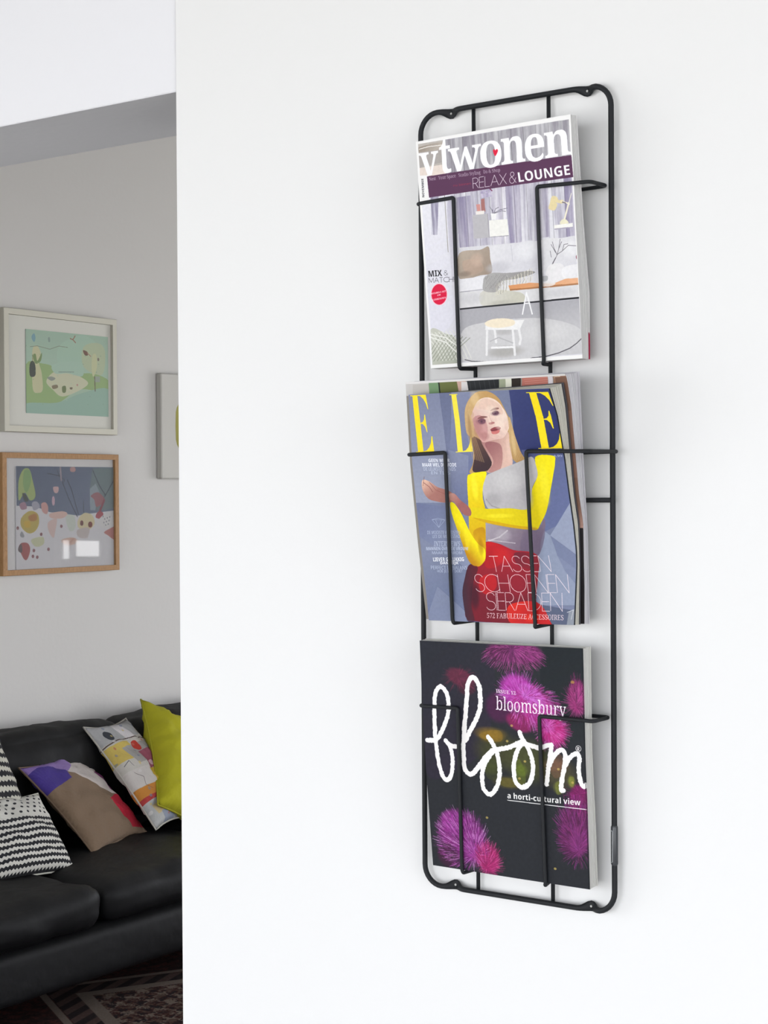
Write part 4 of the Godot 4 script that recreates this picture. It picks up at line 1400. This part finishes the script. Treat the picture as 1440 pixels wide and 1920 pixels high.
	for w in [["window_1", -3.7, 1.8, 0.05, 2.6, b0 + 0.08, 4, "wide white window frame out of view behind the viewer, lights the rack wall"], ["window_2", -3.7, -1.3, 0.2, 2.6, f0 - 0.12, 2, "added white window frame out of view in the far wall, lights the sitting room"]]:  # both out of view; the far one is added to brighten the sitting room
		var bars: Array = []
		for k in w[6] + 1:
			var x: float = lerpf(w[1] + 0.02, w[2] - 0.02, float(k) / w[6])
			bars.append([Vector3(x - 0.03, w[3], w[5]), Vector3(x + 0.03, w[4], w[5] + 0.05)])
		for y in [w[3] + 0.03, w[4] - 0.03]:
			bars.append([Vector3(w[1], y - 0.03, w[5] + 0.002), Vector3(w[2], y + 0.03, w[5] + 0.048)])
		tag(obj(w[0], boxes(bars), paint), w[7], "window", "", "structure")

	for w in [["window_4", -4.78, 1.3, 4.1, "white window frame out of view in the left side wall, lights the front room"], ["window_6", 2.72, 0.9, 4.1, "white window frame out of view right of the viewer, softens shade around the magazines"], ["window_5", 2.72, -5.6, -0.9, "added tall white window frame out of view facing the sofa, brightens the picture wall"]]:  # side windows out of view, placed for light; the sofa-facing one is added fill
		var bars: Array = []
		var ya := 0.05
		var yb: float = {"window_4": 2.45, "window_5": 2.95, "window_6": 2.9}[w[0]]
		for k in 4:
			var z: float = lerpf(w[2] + 0.03, w[3] - 0.03, k / 3.0)
			bars.append([Vector3(w[1], ya, z - 0.03), Vector3(w[1] + 0.05, yb, z + 0.03)])
		for y in [ya + 0.03, yb - 0.03]:
			bars.append([Vector3(w[1] + 0.002, y - 0.03, w[2]), Vector3(w[1] + 0.048, y + 0.03, w[3])])
		tag(obj(w[0], boxes(bars), paint), w[4], "window", "", "structure")
	var slim: Array = []
	for x in [-1.045, -0.70, -0.515]:
		slim.append([Vector3(x - 0.015, 1.165 if x < -0.7 else 1.0, f0 - 0.12), Vector3(x + 0.015, 2.03, f0 - 0.08)])
	slim.append([Vector3(-1.06, 2.0, f0 - 0.118), Vector3(-0.5, 2.03, f0 - 0.082)])
	slim.append([Vector3(-1.06, 1.165, f0 - 0.118), Vector3(-0.7, 1.18, f0 - 0.082)])
	var slim_frame := obj("window_3", boxes(slim), paint)
	tag(slim_frame, "narrow white window frame out of view in the far wall, mirrored in the lower print", "window", "", "structure")
	var sheer := mat(Color.html("dededc"), 0.9)
	sheer.backlight_enabled = true
	sheer.backlight = Color(0.85, 0.85, 0.85)
	obj("added_blind", boxes([[Vector3(-1.058, 1.29, f0 - 0.06), Vector3(-0.502, 2.029, f0 - 0.058)]]), sheer, slim_frame)  # added cloth sheet, dims the window reflection in the lower print

	# ---- the sofa, the pictures and the rug
	sofa()
	var pale := mat(Color.html("dcd8c8"), 0.5)
	framed("framed_picture", "white framed green picnic print with a wide pale mount, hung above the blue garden print", 1.832, 2.277, -2.250, -2.815, 0.035, 0.022, pale, Color.html("e4e2d8"), art_picnic(), [2.208, 1.902, -2.362, -2.777], false)
	var oak := mat(Color.html("ad8860"), 0.55)
	oak.albedo_texture = wood_grain()
	oak.uv1_triplanar = true
	oak.uv1_world_triplanar = true
	oak.uv1_scale = Vector3(3, 3, 3)
	framed("framed_picture", "light wood framed print of blue dusk and bright flowers, hung below the green print", 1.312, 1.757, -2.237, -2.820, 0.035, 0.020, oak, Color.html("e6e2e0"), art_garden(), [1.708, 1.331, -2.306, -2.806], true)
	var t := thing("canvas_picture", "pale frameless picture with a yellow shape, partly hidden by the white wall's edge", "picture", Vector3(-4.65, 1.875, -3.35), "pictures above the sofa")
	obj("canvas", boxes([[Vector3(-4.65, 1.665, -3.68), Vector3(-4.62, 2.086, -3.064)]], 0.004), mat(Color.html("d6d3cc"), 0.8), t)
	var sh := st()
	var oval: Array = []
	for k in 32:
		var a := k * TAU / 32
		oval.append(Vector2(-3.37 + signf(cos(a)) * pow(absf(cos(a)), 0.45) * 0.225, 1.877 + signf(sin(a)) * pow(absf(sin(a)), 0.45) * 0.115))
	for k in 32:
		var p: Vector2 = oval[k]
		var q: Vector2 = oval[(k + 1) % 32]
		tri(sh, Vector3(-4.6185, 1.877, -3.37), Vector3(-4.6185, p.y, p.x), Vector3(-4.6185, q.y, q.x), Vector3(1, 0, 0))
		quad(sh, Vector3(-4.6185, p.y, p.x), Vector3(-4.6185, q.y, q.x), Vector3(-4.6205, q.y, q.x), Vector3(-4.6205, p.y, p.x), Vector3(0, p.y - 1.877, p.x + 3.37))
	obj("painted_shape", done(sh), mat(Color.html("c9c26a"), 0.7), t)

	var rug := thing("patterned_rug", "dark red patterned rug on the floor in front of the leather sofa", "rug", Vector3(-3.4, 0, -2.4))
	var rm := printed(rug_weave(), 0.95)
	var rs := st()
	var r0 := Vector3(-3.945, 0, -1.909)
	var rx := Vector3(0.30, 0, -0.30).normalized()
	var ru := Vector3(0.304, 0, 0.168).normalized()
	var rv := Vector3(0.168, 0, -0.304).normalized()
	var corner := r0 - ru * 0.5 - rv * 0.5
	var gu := 1.9
	var g: Array = []
	for j in 13:
		var row: Array = []
		for i in 13:
			row.append(corner + ru * gu * i / 12.0 + rv * gu * j / 12.0 + Vector3(0, 0.011, 0))
		g.append(row)
	slab(rs, g, g.map(func(r): return r.map(func(p): return p - Vector3(0, 0.010, 0))))
	obj("pile", done(rs), rm, rug)

	# ---- cushions on the sofa
	var fab := func(tex: Texture2D) -> StandardMaterial3D:
		var m := mat(Color.WHITE, 0.95)
		m.albedo_texture = tex
		m.normal_enabled = true
		m.normal_texture = noise_tex(0.25, true, 3.0, 12, 128)
		m.normal_scale = 0.25
		return m
	cushion("cushion", "upright black and cream zigzag striped cushion leaning on the sofa back", pillow(0.22, 0.22, 0.07, 1), fab.call(cloth_stripes()), Vector3(-4.24, 0.62, -1.745), Vector3(0.03, 0, -0.44), Vector3(-0.25, 0.37, 0.0), Color.html("1b1b20"), 0.22, 0.22)
	cushion("cushion", "cream cushion with black dots above zigzag stripes, in front of the striped one", pillow(0.22, 0.15, 0.07, 2), fab.call(cloth_dots()), Vector3(-4.105, 0.502, -1.79), Vector3(0, -0.02, -0.44), Vector3(-0.14, 0.17, 0.04), Color.html("d8d5c9"), 0.22, 0.15)
	cushion("cushion", "colour block cushion in beige, purple, lilac, cream and red", pillow(0.20, 0.20, 0.05, 3), fab.call(cloth_blocks()), Vector3(-4.235, 0.54, -2.26), Vector3(-0.13, 0, -0.387), Vector3(-0.27, 0.27, 0.05), Color.html("6c5846"), 0.20, 0.20)
	cushion("cushion", "multicoloured patchwork print cushion standing beside the yellow one", pillow(0.13, 0.23, 0.055, 4), fab.call(cloth_patchwork()), Vector3(-4.245, 0.60, -2.545), Vector3(-0.07, 0, -0.40), Vector3(-0.31, 0.35, 0.05), Color.html("c3beb4"), 0.13, 0.23)
	var yellow := mat(Color.html("b5b021"), 0.9)
	yellow.normal_enabled = true
	yellow.normal_texture = noise_tex(0.03, true, 4.0, 21)
	yellow.normal_scale = 0.4
	cushion("cushion", "plain yellow green cushion tilted on its corner by the wall's edge", pillow(0.22, 0.25, 0.115, 5, 0.012), yellow, Vector3(-4.22, 0.56, -2.77), Vector3(0.03, -0.2, -0.327), Vector3(-0.29, 0.395, -0.05), Color.html("a5a01e"), 0.22, 0.25)

	# ---- the wire rack and its magazines
	rack()
	var glossy := func(tex: Texture2D) -> StandardMaterial3D:
		var m := printed(tex, 0.45)
		return m
	# living magazine, top pocket
	var fa := sheet([Vector3(-1.2078, 2.0445, 0.0620), Vector3(-1.2042, 1.7595, 0.0360)], [Vector3(-0.9880, 2.0503, 0.0550), Vector3(-0.9862, 1.9200, 0.0465), Vector3(-0.9840, 1.7608, 0.0360)], 0.0015)
	var ba := sheet([Vector3(-1.2078, 2.0445, 0.046), Vector3(-1.2042, 1.7595, 0.0185)], [Vector3(-0.9872, 2.0508, 0.043), Vector3(-0.9858, 1.92, 0.0295), Vector3(-0.9845, 1.84, 0.0185), Vector3(-0.984, 1.7608, 0.0190)], 0.0)
	magazine("magazine", "home magazine with a white sofa and lilac planks on its cover, in the top pocket", fa, ba, glossy.call(cover_living()), Color.html("fbfaf8"), 5, printed(back_print(), 0.5), 0.0)
	# street magazine behind, middle pocket
	var fm := sheet([Vector3(-1.2130, 1.7403, 0.0800), Vector3(-1.2130, 1.6369, 0.0710), Vector3(-1.2130, 1.5430, 0.0560), Vector3(-1.2130, 1.4388, 0.0370)], [Vector3(-0.9830, 1.7400, 0.0800), Vector3(-0.9830, 1.7333, 0.0752), Vector3(-0.9830, 1.7033, 0.0660), Vector3(-0.9830, 1.5957, 0.0480), Vector3(-0.9830, 1.5637, 0.0385), Vector3(-0.9830, 1.4867, 0.0362), Vector3(-0.9830, 1.4419, 0.0366)], 0.0)
	var bm := sheet([Vector3(-1.213, 1.7425, 0.060), Vector3(-1.213, 1.6369, 0.050), Vector3(-1.213, 1.543, 0.036), Vector3(-1.213, 1.4388, 0.024)], [Vector3(-0.983, 1.7445, 0.047), Vector3(-0.983, 1.6469, 0.0389), Vector3(-0.983, 1.5506, 0.0285), Vector3(-0.983, 1.4411, 0.0252)], 0.0)
	magazine("magazine", "magazine with a brick and foliage cover, mostly hidden behind the fashion magazine", fm, bm, glossy.call(cover_street()), Color.html("f0eef3"), 6, mat(Color.html("d6d4da"), 0.5), 0.0)
	# fashion magazine in front of it
	var fe := sheet([Vector3(-1.1989, 1.7233, 0.0938), Vector3(-1.1989, 1.6369, 0.0865), Vector3(-1.1989, 1.5430, 0.0711), Vector3(-1.1989, 1.4682, 0.0565), Vector3(-1.1989, 1.4388, 0.0520)], [Vector3(-0.9871, 1.7217, 0.1083), Vector3(-0.9871, 1.6900, 0.0901), Vector3(-0.9871, 1.6401, 0.0735), Vector3(-0.9871, 1.6022, 0.0640), Vector3(-0.9871, 1.5607, 0.0525), Vector3(-0.9871, 1.5318, 0.0466), Vector3(-0.9871, 1.5126, 0.0455), Vector3(-0.9871, 1.4745, 0.0488), Vector3(-0.9871, 1.4414, 0.0520)], 0.003, 18, 56)
	var be := sheet([Vector3(-1.1989, 1.7233, 0.0825), Vector3(-1.1989, 1.6369, 0.0745), Vector3(-1.1989, 1.543, 0.060), Vector3(-1.1989, 1.4388, 0.041)], [Vector3(-0.9871, 1.7300, 0.0775), Vector3(-0.9871, 1.7033, 0.0690), Vector3(-0.9871, 1.5957, 0.0505), Vector3(-0.9871, 1.5637, 0.0412), Vector3(-0.9871, 1.5126, 0.0388), Vector3(-0.9871, 1.4414, 0.0400)], 0.0015, 18, 56)
	magazine("magazine", "fashion magazine with a blonde woman in yellow sleeves on blue, front of the middle pocket", fe, be, glossy.call(cover_fashion()), Color.html("eae7da"), 6, mat(Color.html("3a3a40"), 0.5), 0.0)
	# garden magazine, bottom pocket
	var fg := sheet([Vector3(-1.2062, 1.4134, 0.0620), Vector3(-1.2062, 1.3460, 0.0579), Vector3(-1.2062, 1.2567, 0.0505), Vector3(-1.2062, 1.1230, 0.0350)], [Vector3(-0.9780, 1.4136, 0.0491), Vector3(-0.9780, 1.3598, 0.0470), Vector3(-0.9780, 1.2763, 0.0440), Vector3(-0.9780, 1.2310, 0.0405), Vector3(-0.9780, 1.1222, 0.0350)], 0.001)
	var bg := sheet([Vector3(-1.2062, 1.4150, 0.046), Vector3(-1.2062, 1.3, 0.036), Vector3(-1.2062, 1.123, 0.0185)], [Vector3(-0.978, 1.4145, 0.0315), Vector3(-0.978, 1.2937, 0.0295), Vector3(-0.978, 1.1891, 0.0205), Vector3(-0.978, 1.1235, 0.0165)], 0.0)
	magazine("magazine", "dark garden magazine with purple thistles and chalky white title, in the bottom pocket", fg, bg, glossy.call(cover_garden()), Color.html("f5f4ee"), 5, mat(Color.html("e2e1da"), 0.5), 0.0)

func back_print() -> ImageTexture:
	var c := Cv.new(40, 200, Color.html("efedec"))
	c.poly([0, 178, 40, 178, 40, 200, 0, 200], "8c1f3c")
	return c.tex()

func wood_grain() -> ImageTexture:
	var im := Image.create(256, 256, false, Image.FORMAT_RGBA8)
	var n := FastNoiseLite.new()
	n.seed = 6
	n.frequency = 0.02
	for y in 256:
		for x in 256:
			var k := 0.5 + 0.5 * sin((x + n.get_noise_2d(x * 2, y * 0.3) * 60) * 0.35)
			im.set_pixel(x, y, Color.html("e8dcc8").lerp(Color.html("fff6e6"), k))
	return ImageTexture.create_from_image(im)
